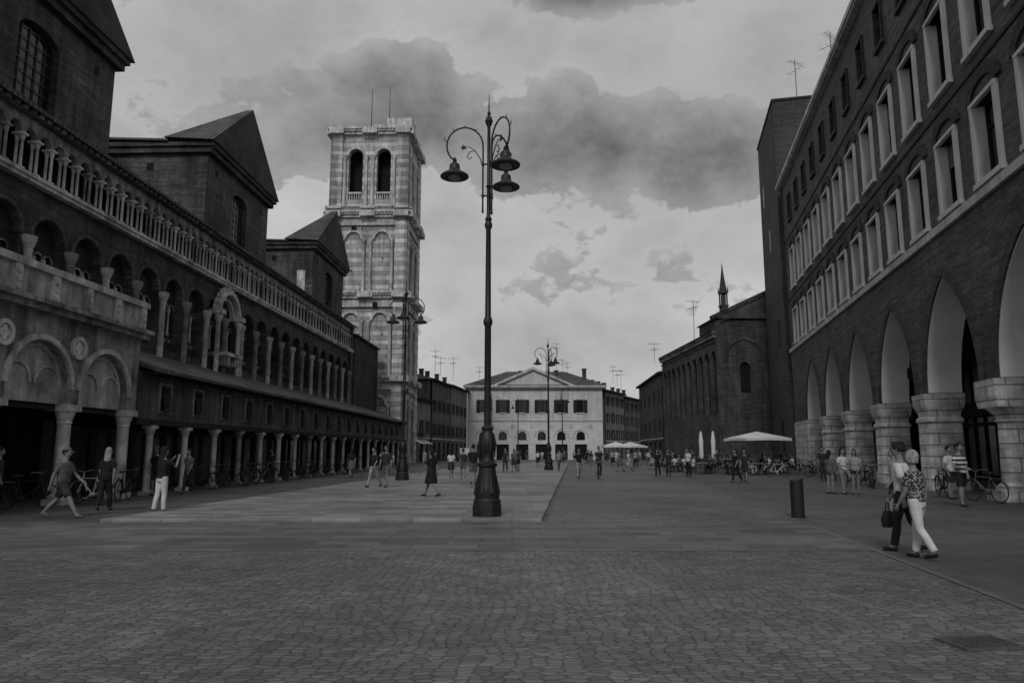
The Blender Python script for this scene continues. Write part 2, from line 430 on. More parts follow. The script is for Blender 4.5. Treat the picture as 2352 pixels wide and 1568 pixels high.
# ------------------------------------------------------------------ marble portico
por = thing('portico', 'stained marble portico with arches, columns and carved parapet balcony', 'portico', (-14.2, 0, 0), ANG_L)
w = M(); ty = M(); rg = M(); pw = 3.2; PE = 25.5
for k in range(-1, 3):
    a = 15.9+k*pw; b = a+pw; c = (a+b)/2
    w.panel(notch(a,b,3.0,5.55,c,2.66,3.45,n=16), [], 0, .45)
    ty.panel([(c-1.33,3.0)]+arc(c,2.66,3.45,n=16)+[(c+1.33,3.0)], [], .22, .3)
    ring(rg, c, 2.66, .16, 3.45, -.09, .0, n=16)
    ring(rg, c, 2.3, .05, 3.45, .16, .21, n=16)
    ring(rg, c-.62, 1.0, .04, 3.55, .17, .215, n=10); ring(rg, c+.62, 1.0, .04, 3.55, .17, .215, n=10)
w.box(PE,PE+.35,0,4.2,3.0,5.55)
ob('wall', w, marble_dk, por); ob('tympanum', ty, plaster_tymp, por); ob('archivolt', rg, marble, por)
c1 = M(); c1.box(-.3,.3,-.3,.3,0,.18); c1.lathe([(.28,.18),(.28,.25),(.2,.34),(.19,2.4),(.22,2.44),(.2,2.5),(.3,2.8)],14); c1.box(-.34,.34,-.3,.34,2.8,3.0)
c1me = c1.mesh('column'); c1me.materials.append(marble)
for k in range(4): ob('column', c1me, None, por, (15.9+k*pw, .2, 0))
b = M(); b.box(12.8,PE+.45,-.28,4,5.55,5.72); b.box(12.8,PE+.52,-.42,.0,5.72,5.86)
ob('cornice', b, marble_dk, por)
ob('parapet', M().box(12.8,PE+.35,-.1,.15,5.86,6.68), plaster_tymp, por)
ob('coping', M().box(12.8,PE+.45,-.22,.25,6.68,6.88), marble, por)
for k in range(8):
    x = PE-.02-k*1.6; b = M(); b.box(x,x+.3,-.2,-.1,5.86,6.68)
    for j in range(3): b.panel(disc(x+.15,6.05+j*.22,.1,8), [], -.24,-.2)
    ob('parapet_pier', b, marble, por)
for k in range(3):
    x = 15.9+k*pw
    m = M(); m.panel(disc(x,4.75,.36,18), [disc(x,4.75,.24,18)], -.1, 0)
    for j in range(4):
        m.panel(disc(x+.12*math.cos(j*math.pi/2),4.75+.12*math.sin(j*math.pi/2),.1,8),[],-.06-.004*j,-.0)
    ob('roundel', m, marble_lt, por)
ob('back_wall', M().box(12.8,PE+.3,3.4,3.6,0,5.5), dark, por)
m = M()
for k in range(8): m.box(13+k*1.6,13.12+k*1.6,3.2,3.39,0,2.9)
m.box(12.8,PE+.3,3.2,3.39,2.8,2.95); ob('shopfront_frame', m, darkwood, por)
ob('lintel', M().box(12.8,PE+.3,.3,.42,2.82,2.98), darkwood, por)
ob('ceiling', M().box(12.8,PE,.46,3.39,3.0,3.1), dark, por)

# ------------------------------------------------------------------ arcade shops
sh = thing('arcade_shops', 'low row of shops with columned walkway and tiled roof', 'shops', (-14.2, 0, 0), ANG_L)
SX, SP, SN = 27.2, 2.74, 19
XS0 = PE+.4
w = M()
for k in range(SN):
    a = SX+(k-.5)*SP if k else XS0; b = SX+(k+.5)*SP; c = SX+k*SP
    w.panel(rect(a,b,2.75,4.5), [rect(c+.25,c+1.0,3.1,4.05)] if k < SN-1 else [], 0, .3, sides=False)
ob('wall', w, plaster_mz, sh)
XS1 = SX+(SN-.5)*SP
ob('end_wall', M().box(XS1,XS1+.3,0,4.1,0,4.6), plaster_mz, sh)
ob('lintel', M().box(XS0,XS1,-.08,.34,2.55,2.75), darkwood, sh)
ob('roof', wedge(M(), XS0, XS1+.4, -.6, 4.42, 4.0, 6.0, .13), tile_x, sh)
m = M()
for i in range(90): m.box(26.1+i*.58,26.2+i*.58,-.55,0,4.33,4.42)
ob('rafters', m, darkwood, sh, stuff=True)
c1 = M(); c1.box(-.2,.2,-.2,.2,0,.14); c1.lathe([(.18,.14),(.13,.24),(.12,2.2),(.15,2.24),(.2,2.42)],12); c1.box(-.22,.22,-.2,.2,2.42,2.55)
cme = c1.mesh('column'); cme.materials.append(marble)
for k in range(SN): ob('column', cme, cm[(k*5)%4], sh, (SX+k*SP, .14, 0))
pane = M().box(.25,1.0,.2,.24,3.1,4.05).mesh('window'); pane.materials.append(glass)
gr = M()
for i in range(7):
    x = .27+i*.118; gr.tube([(x,-.02,4.05),(x,-.07,3.7),(x,-.2,3.35),(x,-.22,3.15),(x,-.02,3.0)],.012,4)
for z, y in ((4.0,-.03),(3.7,-.08),(3.4,-.19),(3.12,-.22)): gr.box(.24,1.01,y-.012,y+.012,z,z+.025)
grme = gr.mesh('window_grille'); grme.materials.append(iron)
frm = M().box(.15,.25,-.05,.1,3.0,4.15).box(1.0,1.1,-.05,.1,3.0,4.15).box(.25,1.0,-.05,.1,4.05,4.15).box(.25,1.0,-.05,.1,3.0,3.1).mesh('window_frame'); frm.materials.append(marble_dk)
for k in range(SN-1):
    o = ob('window', pane, None, sh, (SX+k*SP,0,0)); ob('window_grille', grme, None, o); ob('window_frame', frm, None, o)
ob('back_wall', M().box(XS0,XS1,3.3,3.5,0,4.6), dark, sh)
m = M()
for k in range(SN):
    a = SX+(k-.5)*SP
    m.box(a,a+.16,3.05,3.28,0,2.7); m.box(a+.16,a+SP,3.1,3.28,2.35,2.5); m.box(a+1.2,a+1.28,3.1,3.28,0,2.35); m.box(a+.16,a+1.2,3.1,3.28,0,.4)
ob('shopfront_frame', m, plaster_mz, sh)
for k in range(SN):
    a = SX+(k-.5)*SP
    ob('shop_window', M().box(a+.2,a+1.18,3.2,3.26,.42,2.34).box(a+1.3,a+2.7,3.2,3.26,.05,2.34), curtain if k%3==1 else glass, sh)
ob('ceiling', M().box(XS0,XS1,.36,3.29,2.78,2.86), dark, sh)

# ------------------------------------------------------------------ campanile
tw = thing('bell_tower', 'square striped marble bell tower with paired arched openings', 'bell tower', (-21.9, 83.3, 0), R(-1.83))
W = 9.5
core = M(); core.box(.35,W-.35,.35,W-.35,0,30.4); core.box(.4,W-.4,.4,W-.4,39.3,40.4)
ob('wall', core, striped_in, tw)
ob('belfry_shade_box', M().box(1.9,W-1.9,1.9,W-1.9,30.4,39.3), dark, tw)  # near-black box added for the belfry's inner shade, hides sky behind the openings
tiers = [(0,9.4),(9.9,19.2),(19.8,29.0)]
def tower_face(rz, loc):
    pil = M(); arcs = M(); cols = M(); cor = M(); bel = M(); rail = M()
    for z0, z1 in tiers:
        for a, b in ((0,1.45),(W-1.45,W)):
            pil.box(a,b,0,.352,z0,z1)
        zs = z1-2.6
        for c in (3.05, W-3.05):
            ring(arcs, c, 1.75, .3, zs, .05, .36, n=14)
            pil.box(c-.88,c+.88,.2,.36,z0,z0+.9)
        arcs.box(1.45,W-1.45,.12,.36,z1-.9,z1)
        for cx in (1.78, 4.35, W-4.35, W-1.78):
            cols.lathe([(.26,z0),(.26,z0+.3),(.19,z0+.4),(.17,zs-.5),(.2,zs-.45),(.3,zs-.1),(.3,zs)],10,cx,.12)
    z0, z1 = 30.4, 39.6
    for a, b, c in ((1.45,W/2,3.05),(W/2,W-1.45,W-3.05)):
        bel.panel(rect(a,b,z0,z1), [arch_hole(c,1.7,31.3,36.8,n=14)], .25, 1.0, sides=False)
        ring(arcs, c, 1.72, .28, 36.8, .08, .25, n=14)
        for i in range(6): rail.lathe([(.05,31.3),(.1,31.6),(.05,31.9),(.07,32.1)],6,c-.7+i*.28,.5)
        rail.box(c-.85,c+.85,.38,.62,32.1,32.3)
    bel.box(0,1.45,0,1.0,z0,z1); bel.box(W-1.45,W,0,1.0,z0,z1)
    for cx in (1.78, 4.35, W-4.35, W-1.78):
        cols.lathe([(.28,z0),(.28,z0+.5),(.2,z0+.7),(.18,36.1),(.2,36.2),(.32,36.6),(.32,36.8)],10,cx,.06)
    def cornice(z, h, ext):
        cor.box(-.001,W+.001,-.15*ext,.4,z,z+h*.4); cor.box(-.15,W+.15,-.3*ext,.4,z+h*.4,z+h*.7); cor.box(-.3,W+.3,-.5*ext,.4,z+h*.7,z+h)
        for a, b in ((-.15,1.6),(W-1.6,W+.15),(W/2-.9,W/2+.9)): cor.box(a,b,-.5*ext-.12,-.15*ext,z+.05,z+h-.05)
        for i in range(28): cor.box(i*.34,i*.34+.16,-.42*ext,-.2,z+h*.42,z+h*.66)
    cornice(9.4,.7,.8); cornice(19.2,.8,1); cornice(29.0,.8,1); cornice(30.0,.4,.6); cornice(39.4,.9,.8)
    m2 = M().box(.1,W-.1,.1,.36,29.8,30.0).box(.05,W-.05,.08,.36,18.2,18.35)
    for n, mm, mt in (('corner_pilaster',pil,striped),('arcade',arcs,tmarble),('column',cols,tmarble),('cornice',cor,tmarble),('belfry_wall',bel,striped),('balustrade',rail,tmarble),('moulding',m2,tmarble)):
        ob(n, mm, mt, tw, loc, rz)
    for hx, hz in ((3.1,27.8),(5.9,18.5),(2.9,8.6)): ob('small_opening', M().panel(arch_hole(hx,.6,hz-.4,hz,n=8),[],.05,.1), dark, tw, loc, rz)
    hl = M()
    for i in range(26): hx = .3+random.random()*(W-.8); hz = random.choice([random.uniform(1,9),random.uniform(10.5,18),random.uniform(20,28)]); hl.box(hx,hx+.16,-.004 if (hx<1.25 or hx>W-1.5) else .34,-.001 if (hx<1.25 or hx>W-1.5) else .349,hz,hz+.2)
    ob('putlog_holes', hl, dark, tw, loc, rz, stuff=True)
tower_face(0, (0,0,0)); tower_face(R(90), (W,0,0)); tower_face(R(-90), (0,W,0))
top = M()
top.box(W-2.7,W+.35,-.35,2.2,40.3,41.3); top.box(-.1,1.4,-.1,1.6,40.3,40.6); top.box(2.5,4.0,.1,2,40.3,40.55); top.box(5.1,6.5,.2,3,40.3,40.8); top.box(W-1.2,W+.2,W-2,W,40.3,40.8)
ob('unfinished_top', top, tmarble, tw)
for x, y, zt in ((3.9,4,47.3),(6.4,3,47.0)):
    ob('mast', M().tube([(x,y,40.3),(x,y,zt)],[.07,.03],6), iron, tw)
ob('mast_bracket', M().box(6.25,6.55,2.9,3.1,40.3,42).tube([(6.1,3,40.4),(6.4,3,43)],.05,5), iron, tw)

# ------------------------------------------------------------------ right palace
RA = math.atan2(-1, -.215)
rp = thing('arcaded_palace', 'modern brick palace with pointed stone arcade and stone framed windows', 'building', (23.8, 61.3, 0), RA)
PC = [5.1+6.65*k for k in range(8)]
L = PC[-1]
w = M(); lin = M(); av = M()
for k in range(7):
    a, b = PC[k], PC[k+1]; c = (a+b)/2
    w.panel(notch(a,b,3.9,9.8,c,5.2,3.95,'point',4.25,14), [], 0, 1.2, sides=True)
    ring(lin, c, 5.12, .04, 3.93, .02, 1.26, 'point', 4.2, 14)
    ring(av, c, 5.2, .42, 3.95, -.05, -.002, 'point', 4.25, 14)
w.box(0,PC[0],0,1.2,3.9,9.8)
ob('arcade_wall', w, brick_new, rp); ob('arch_lining', lin, plaster_in, rp); ob('archivolt', av, brick_tower, rp)
def sq(cx, cy, hx, hy, z, r=.08):
    pts = []
    for sx, sy, t0 in ((1,1,0),(-1,1,90),(-1,-1,180),(1,-1,270)):
        for d in (0,45,90):
            th = R(t0+d); pts.append((cx+sx*(hx-r)+r*math.cos(th), cy+sy*(hy-r)+r*math.sin(th), z))
    return pts
pm = M()
pm.loft([sq(0,.58,.74,.72,0),sq(0,.58,.74,.72,.5),sq(0,.58,.66,.66,.6),sq(0,.58,.64,.64,2.7),sq(0,.58,.72,.7,2.76),sq(0,.58,.72,.7,2.9),sq(0,.58,.62,.62,2.98),sq(0,.58,.66,.64,3.15),sq(0,.58,.8,.76,3.45),sq(0,.58,.82,.78,3.9)])
pme = pm.mesh('pillar'); pme.materials.append(stone_pil)
pr = M(); pr.loft([sq(0,.58,.75,.75,0),sq(0,.58,.75,.75,.35)]); pr.lathe([(.66,.35),(.66,.45),(.5,.6),(.46,2.5),(.55,2.55),(.5,2.62),(.58,2.8),(.78,3.0)],20,0,.58); pr.loft([sq(0,.58,.78,.76,3.0),sq(0,.58,.85,.8,3.3),sq(0,.58,.85,.8,3.9)])
prme = pr.mesh('pillar'); prme.materials.append(stone_pil)
for k in range(1,8): ob('pillar', prme if k == 5 else pme, None, rp, (PC[k],0,0))
ob('end_pier', M().box(0,PC[0]+.72,-.06,1.25,0,3.9), stone_pil, rp)
ob('ceiling', M().box(0,L,1.2,7,8.9,9.1), brick_tower, rp)
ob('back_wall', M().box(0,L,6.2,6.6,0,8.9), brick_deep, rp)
for k in range(-1,7):
    a = PC[0]+6.65*k+.6 if k >= 0 else .5
    b = a+5.4 if k >= 0 else 4.6
    o = ob('shop_window', M().box(a,b,6.1,6.19,.3,6.2), glass, rp); fm = M()
    for j in range(5): fm.box(a+j*(b-a)/4-.04,a+j*(b-a)/4+.04,6.0,6.09,0,6.2)
    fm.box(a,b,6.0,6.09,2.9,3.1); fm.box(a,b,5.8,5.99,3.4,4.2); ob('shopfront_frame', fm, darkwood, o)
ob('string_course', M().box(-.05,L,-.14,.6,9.8,10.1), stone_band, rp)
CW = 3.325; cells = [PC[0]-CW+i*CW for i in range(15)]
rows = ((10.35,13.0,1.66),(14.9,18.0,1.66),(20.6,22.6,1.1))
zc = (10.1,14.15,19.5,24.3)
w = M()
for a in cells:
    c = a+CW/2
    for ri, (z0,z1,ww) in enumerate(rows):
        w.panel(rect(a,a+CW,zc[ri],zc[ri+1]), [rect(c-ww/2,c+ww/2,z0,z1)], 0, .5, sides=False)
        if ri < 2: ob('window_arch', ring(M(), c, 1.85, .4, z1+.2, -.09, -.002, 'seg', .46, 10), brick_head, rp)
w.box(0,cells[0],0,.5,10.1,24.3); w.box(cells[-1]+CW,L,0,.5,10.1,24.3)
ob('upper_wall', w, brick_new, rp)
ob('body', M().box(0,L,.502,16,9.8,24.3), brick_tower, rp)
ob('moulding', M().box(0,L,-.06,-.002,14.2,14.32), brick_head, rp); ob('moulding', M().box(0,L,-.06,-.002,19.3,19.45), brick_head, rp)
def winmesh(ww, h, fw):
    f = M()
    f.box(-ww/2-fw,-ww/2+.05,-.12,.4,0,h); f.box(ww/2-.05,ww/2+fw,-.12,.4,0,h)
    f.box(-ww/2-fw-.06,ww/2+fw+.06,-.18,.4,-.18,0); f.box(-ww/2-fw,ww/2+fw,-.14,.4,h,h+.13)
    fm = f.mesh('window_frame'); fm.materials.append(stone_frame)
    g = M().box(-ww/2,ww/2,.36,.4,0,h).mesh('window'); g.materials.append(glass)
    s = M(); s.box(-.035,.035,.28,.355,0,h); s.box(-ww/2,ww/2,.29,.35,h*.68,h*.68+.06)
    s.box(-ww/2+.04,-ww/2+.1,.29,.35,0,h); s.box(ww/2-.1,ww/2-.04,.29,.35,0,h)
    sm = s.mesh('sash'); sm.materials.append(darkwood)
    return fm, g, sm
wm = [winmesh(1.66,2.65,.17), winmesh(1.66,3.1,.17), winmesh(1.1,2.0,.06)]
bl_ = M().box(-.78,.78,.27,.285,1.7,2.6).mesh('roller_blind'); bl_.materials.append(C_mid)
for i, a in enumerate(cells):
    for ri in range(3):
        f, g, s = wm[ri]; o = ob('window', g, curtain if (i*5+ri*3) % 4 == 0 else glass, rp, (a+CW/2,0,rows[ri][0]))
        ob('window_frame', f, stone_frame if ri < 2 else brick_head, o); ob('sash', s, None, o)
        if ri < 2 and (i*3+ri) % 5 == 0: ob('roller_blind', bl_, None, o)
ob('cornice', M().box(-.3,L,-.4,1,24.3,24.42).box(-.4,L,-.5,1,24.42,24.7), stone_band, rp)
ob('roof', M().loft([[(x,-.45,24.7),(x,7,26.5),(x,15,24.7)] for x in (-.35,L)]), tile_x, rp)
ob('downpipe', M().tube([(.35,-.12,10.4),(.35,-.12,24.3)],.06,6), iron, rp)

def text_obj(name, body, size, mat, parent, loc, ext=.02):
    cu = bpy.data.curves.new(name, 'FONT'); cu.body = body; cu.size = size; cu.extrude = ext; cu.align_x = 'CENTER'; cu.align_y = 'CENTER'
    tmp = bpy.data.objects.new('tmp_text', cu); COL.objects.link(tmp)
    dg = bpy.context.evaluated_depsgraph_get(); me = bpy.data.meshes.new_from_object(tmp.evaluated_get(dg)); bpy.data.objects.remove(tmp)
    me.transform(Matrix.Rotation(R(90),4,'X')); me.materials.clear(); me.materials.append(mat); me.name = name
    o = bpy.data.objects.new(name, me); o.location = loc; o.parent = parent; COL.objects.link(o); return o
s = thing('shop_sign', 'hanging double-arched letter sign of a restaurant inside arcade', 'sign', (18.95,31.0,6.55), R(-8))
m = M()
for sx in (-1,1):
    pts = [(sx*(.17+.15*math.cos(math.pi*i/14)), 0, 1.1*math.sin(math.pi*i/14)**.8) for i in range(15)]
    m.tube(pts, .05, 6)
ob('letter', m, sign_lt, s)
ob('bracket', M().tube([(0,.03,.2),(0,.03,2.3)],.015,5), iron, s)
for txt, sz, x, y, z, wd, hh, lab in (('vodafone', .4, 19.6, 33.2, 3.85, 2.1, .8, 'dark hanging shop sign with pale lettering in arcade'),
                           ('informazioni 0', .24, 19.7, 33.9, 5.2, 2.1, .5, 'dark hanging information sign with pale lettering')):
    s = thing('shop_sign', lab, 'sign', (x,y,z), R(-6))
    ob('board', M().box(-wd/2,wd/2,.03,.12,-hh/2,hh/2), darkwood, s)
    ob('bracket', M().tube([(-.6,.08,hh/2),(-.6,.08,8.9-z)],.015,5).tube([(.6,.08,hh/2),(.6,.08,8.9-z)],.015,5), iron, s)
    text_obj('lettering', txt, sz, sign_lt, s, (0,.0,0))

bt = thing('brick_tower', 'tall plain modern brick tower with narrow slit windows', 'tower', (25.9+.28, 73.4, 0), RA)
ob('wall', M().box(0,11.2,0,9,0,33.2), brick_tower, bt)
ob('coping', M().box(-.1,11.3,-.1,9.1,33.2,33.4), brick_head, bt)
for x, z, h in ((5.2,20.5,2.2),(2.4,26,2),(7.2,10.8,2.6),(8.2,10.8,2.6)):
    ob('slit_window', M().box(x,x+.35,-.03,-.003,z,z+h), glass if z<15 else stone_frame, bt)
ob('door', M().box(6.6,7.6,-.05,-.003,1.5,4.2), dark, bt)
# ------------------------------------------------------------------ church
CA = math.atan2(-23.5, 1.0); CL = 23.5
ch = thing('church', 'old brick church with blind arcades and gabled end', 'church', (20.7, 99.5, 0), CA)
w = M(); n = 10; cw = CL/n
rr = M()
for k in range(n):
    a = k*cw; c = a+cw/2
    w.panel(rect(a,a+cw,0,14.2), [arch_hole(c,1.55,5.5,11.4,n=12)], 0, .35, sides=False)
    ring(rr, c, 1.55, .22, 11.4, -.05, -.002, n=12)
    rr.box(c-.25,c+.25,.3,.349,7.5,10.0)
ob('wall', w, brick_church, ch); ob('archivolt', rr, brick_gable, ch)
ob('body', M().box(0,CL-.36,.352,14,0,14.2), brick_deep, ch)
fr2 = M(); fr2.panel([(0,0),(12,0),(12,18.2),(6.2,18.4),(0,15.6)],[arch_hole(2.9,1.1,7.6,10.3,n=10)],0,.35)
ob('end_wall', fr2, brick_church, ch, (CL,0,0), R(90))
r2 = M(); ring(r2, 2.9, 3.6, .3, 11.4, -.12, -.002, n=18); ring(r2, 2.9, 1.1, .16, 10.3, -.08, -.002, n=12)
r2.box(.9,1.08,-.1,-.002,2,11.4); r2.box(4.72,4.9,-.1,-.002,2,11.4); r2.box(-.15,.5,-.2,-.003,0,15.0)
ob('archivolt', r2, brick_gable, ch, (CL,0,0), R(90))
ob('window', M().panel(arch_hole(2.9,1.1,7.6,10.3,n=10),[],.2,.24), dark, ch, (CL,0,0), R(90))
cc = M()
for k in range(60): cc.box(k*CL/60,k*CL/60+.2,-.32,-.05,13.5,13.85)
ob('corbels', cc, marble_dk, ch, stuff=True)
ob('cornice', M().box(-.2,CL,-.4,.3,13.85,14.2).box(-.2,CL,-.12,-.003,13.1,13.25), brick_gable, ch)
rk = M()
for d in range(22):
    x = d*.29; z = 15.6+(x/6.2)*2.8; rk.box(x,x+.14,-.28,-.05,z-.75,z-.4)
rk.panel([(-.5,15.35),(6.2,18.4),(12,18.2),(12,18.6),(6.2,18.9),(-.6,15.75)],[],-.4,.3)
ob('raking_cornice', rk, brick_gable, ch, (CL,0,0), R(90))
ob('roof', M().loft([[(-.3,-.5,14.2),(-.3,6.2,17),(-.3,14,14.2)],[(CL-.4,-.5,14.2),(CL-.4,6.2,17),(CL-.4,14,14.2)]]), tile_x, ch)
ob('end_roof', M().loft([[(CL-6,-.4,15.5),(CL-6,6.2,18.8),(CL-6,13,15.5)],[(CL+.3,-.4,15.5),(CL+.3,6.2,18.8),(CL+.3,13,15.5)]]), tile_x, ch)
ob('end_block', M().box(CL-6,CL-.36,.01,12,14.2,15.5), brick_church, ch)
pn = M(); pn.box(-.4,.4,-.4,.4,16.0,18.6); pn.box(-.5,.5,-.5,.5,18.6,18.75)
for sx in (-1,1):
    for sy in (-1,1): pn.box(sx*.33-.07,sx*.33+.07,sy*.33-.07,sy*.33+.07,18.75,20.2)
pn.box(-.2,.2,-.2,.2,18.75,20.2); pn.box(-.48,.48,-.48,.48,20.2,20.38)
pn.lathe([(.5,20.38),(.3,21.6),(.12,23.0),(.03,23.9)],8)
for sx in (-1,1):
    for sy in (-1,1): pn.lathe([(.1,20.38),(.02,21.0)],5,sx*.42,sy*.42)
ob('pinnacle', pn, brick_church, ch, (14.5,4.0,0))

# ------------------------------------------------------------------ palazzo at the end
pz = thing('town_palace', 'pale plaster palace with pediment, shuttered windows and arched ground floor', 'building', (-8.0, 130, 0), R(.3))
PW = 24.2
up = M(); lo = M(); a0 = 1.15; pt = 3.47
tr = M()
for k in range(7):
    a = a0+k*pt; b = min(a+pt, PW); c = a+pt/2
    if k == 6: up.box(a,PW,0,.4,6.9,12.6); lo.box(a,PW,0,.4,0,6.8); break
    up.panel(rect(a,b,6.9,12.6), [rect(c-.6,c+.6,8.3,10.5)], 0, .4, sides=False)
    lo.panel(rect(a,b,2.95,6.8), [arch_hole(c,1.5,3.4,4.2,'round',n=10)], 0, .4, sides=False)
    lo.panel([(a,0),(c-1.1,0),(c-1.1,2.7),(c+1.1,2.7),(c+1.1,0),(b,0),(b,2.95),(a,2.95)], [], 0, .4, sides=True)
    ring(tr, c, 2.5, .16, 3.9, -.08, -.002, n=14)
    tr.panel(disc(c+pt/2,5.9,.34), [disc(c+pt/2,5.9,.2)], -.08, -.002)
    tr.box(c-.75,c+.75,-.12,-.002,8.1,8.25)
    tr.box(c-.75,c+.75,-.1,-.002,10.6,10.75)
up.box(0,a0,0,.4,6.9,12.6); lo.box(0,a0,0,.4,0,6.8)
tr.box(0,PW,-.15,-.002,6.8,6.9)
ob('upper_wall', up, plaster_pal, pz); ob('lower_wall', lo, plaster_low, pz)
ob('body', M().box(.01,PW,.45,24,0,12.6), plaster_gry, pz)
ob('moulding', tr, stone_band, pz)
wp = M().box(-.6,.6,.25,.3,8.3,10.5).mesh('window'); wp.materials.append(glass)
shu = M()
for sx in (-1,1): shu.box(sx*.93-.32,sx*.93+.32,-.09,-.02,8.25,10.55)
shu = shu.mesh('shutters'); shu.materials.append(darkwood)
gw = M().panel(arch_hole(0,1.5,3.4,4.2,n=10),[],.2,.25).mesh('window'); gw.materials.append(glass)
dr = M().box(-1.1,1.1,.2,.3,0,2.7).mesh('door'); dr.materials.append(dark)
for k in range(6):
    c = a0+k*pt+pt/2
    o = ob('window', wp, None, pz, (c,0,0)); ob('shutters', shu, None, o)
    ob('window', gw, None, pz, (c,0,0)); ob('door', dr, None, pz, (c,0,0))
ob('cornice', M().box(-.5,PW+.5,-.6,.5,12.6,12.8).box(-.7,PW+.7,-.8,.5,12.8,13.1), stone_band, pz)
ob('pediment', M().panel([(5.0,13.1),(18.6,13.1),(11.8,16.0)],[],-.2,1.5), plaster_pal, pz)
ob('pediment_cornice', M().panel([(4.3,13.1),(11.8,16.45),(19.3,13.1),(18.4,13.1),(11.8,15.95),(5.2,13.1)],[],-.7,1.6), stone_band, pz)
ob('roof', M().add([(-.8,-.7,13.12),(PW+.8,-.7,13.12),(PW+.8,24,13.12),(-.8,24,13.12),(7,9,16.6),(PW-6,9,16.6)],[(0,1,5,4),(1,2,5),(2,3,4,5),(3,0,4)]), tile_x, pz)
for x, y in ((3.2,3),(9.3,7),(16,6),(21,3)):
    ob('chimney', M().box(x,x+.7,y,y+.7,13,16.4).box(x-.1,x+.8,y-.1,y+.8,16.4,16.55), brick_church, pz)

# ------------------------------------------------------------------ town houses
def house(label, ox, oy, ang, wd, dp, h, rows, ncol, wall_m, shop=True, chim=2, hip=1.6):
    t = thing('town_house', label, 'house', (ox, oy, 0), ang, 'houses lining the square')
    w = M(); cwid = wd/ncol
    pn_ = M().box(-.45,.45,.2,.24,0,1.5).mesh('window'); pn_.materials.append(glass)
    sh_ = M()
    for sx in (-1,1): sh_.box(sx*.72-.24,sx*.72+.24,-.07,-.01,-.02,1.52)
    sh_.box(-.55,.55,-.1,-.01,-.16,-.06)
    shm = sh_.mesh('shutters'); shm.materials.append(darkwood)
    for k in range(ncol):
        a = k*cwid; c = a+cwid/2
        hs = [rect(c-.45,c+.45,z,z+1.5) for z in rows]
        if shop: hs.append(rect(c-cwid*.34,c+cwid*.34,.15,2.8))
        w.panel(rect(a,a+cwid,0,h), hs, 0, .3, sides=False)
    ob('wall', w, wall_m, t)
    ob('body', M().box(0,wd,.302,dp,0,h), wall_m, t)
    for k in range(ncol):
        c = (k+.5)*cwid
        for z in rows:
            o = ob('window', pn_, curtain if (k+int(z))%3==0 else glass, t, (c,0,z)); ob('shutters', shm, None, o)
        if shop: ob('shop_window', M().box(c-cwid*.34,c+cwid*.34,.2,.25,.15,2.8), glass, t)
    ob('string_course', M().box(0,wd,-.06,-.002,3.2,3.35), stone_band if shop else wall_m, t)
    ob('eaves', M().box(-.3,wd+.3,-.5,.4,h,h+.22), darkwood, t)
    ob('roof', M().add([(-.4,-.6,h+.2),(wd+.4,-.6,h+.2),(wd+.4,dp+.3,h+.2),(-.4,dp+.3,h+.2),(dp*.25,dp/2,h+hip+.2),(wd-dp*.25,dp/2,h+hip+.2)],[(0,1,5,4),(1,2,5),(2,3,4,5),(3,0,4)]), tile_x, t)
    for i in range(chim):
        x = wd*(i+.6)/(chim+.3); y = dp*.3
        ob('chimney', M().box(x,x+.6,y,y+.6,h+.3,h+hip+.7).box(x-.08,x+.68,y-.08,y+.68,h+hip+.7,h+hip+.82), brick_church, t)
    return t
AL = math.atan2(31, 4.3)
hA = house('low grey plaster house with awnings over its shops', -13.0, 94, AL, 10, 9, 8.3, [4.2], 3, plaster_gry, chim=1, hip=1.4)
house('dark three storey plaster house with shutters and tiled roof', -11.5, 104.4, AL, 12, 10, 11.6, [3.9,7.4], 4, plaster_dk, chim=3)
house('dark plaster house with shuttered windows and chimneys', -9.8, 116.6, AL, 13, 10, 11.8, [3.9,7.5], 4, plaster_gry, chim=2)
ob('balcony', M().box(3.5,6.2,-.9,0,3.7,3.85).box(3.5,6.2,-.9,-.86,4.6,4.65), iron, hA)
BA = math.atan2(19, 9.4)
house('tall grey house with balconies in a side street', 16.9, 131.5, BA, 11, 10, 12.2, [3.8,6.8,9.9], 4, plaster_gry, chim=3)
house('plaster house with shutters further down a side street', 22.0, 141.6, BA, 12, 10, 11.7, [3.8,6.6,9.4], 4, plaster_dk, chim=3)
house('distant plaster house closing the side street', 25.0, 155, R(0), 14, 8, 11.0, [3.8,7.0], 4, plaster_gry, chim=2)
SA = math.atan2(-25, -1.2)
house('dark brick house beside the church', 22.0, 125.5, SA, 25, 10, 12.2, [4.5,8.6], 5, brick_church, chim=3)
for x in (-.2, 3.2):
    ob('awning', M().loft([[(x0,-.02,3.1),(x0,-1.4,2.5),(x0,-1.4,2.45),(x0,-.02,3.05)] for x0 in (x+.4,x+3.0)]), canvas, hA)

def antenna(x, y, z0, z1, rz, n=6, group='television antennas on roofs'):
    t = thing('antenna', 'thin metal television antenna on a roof', 'antenna', (x,y,z0), rz, group)
    h = z1-z0; f = .028 if y > 100 else .035
    ob('mast', M().tube([(0,0,0),(0,0,h)],f,5), iron, t)
    m = M()
    m.tube([(-.9,0,h-.3),(.9,0,h-.3)],.02,4)
    for i in range(n): xx = -.85+i*1.7/(n-1); m.tube([(xx,-.35,h-.3),(xx,.35,h-.3)],.012,4)
    m.tube([(0,-1.0,h-1.1),(0,1.0,h-1.1)],.02,4)
    for i in range(4): yy = -.8+i*.5; m.tube([(-.5,yy,h-1.1),(.5,yy,h-1.1)],.012,4)
    ob('array', m, iron, t)
antenna(27.6,66,33.3,39.3,.4,8); antenna(26.5,56,24.7,36.0,.7,8)
antenna(22.9,90,14.5,20.5,.3); antenna(8.3,134,14.5,21.5,.2); antenna(9.4,135,15,18.6,.8); antenna(10.4,136,15,18.2,.1)
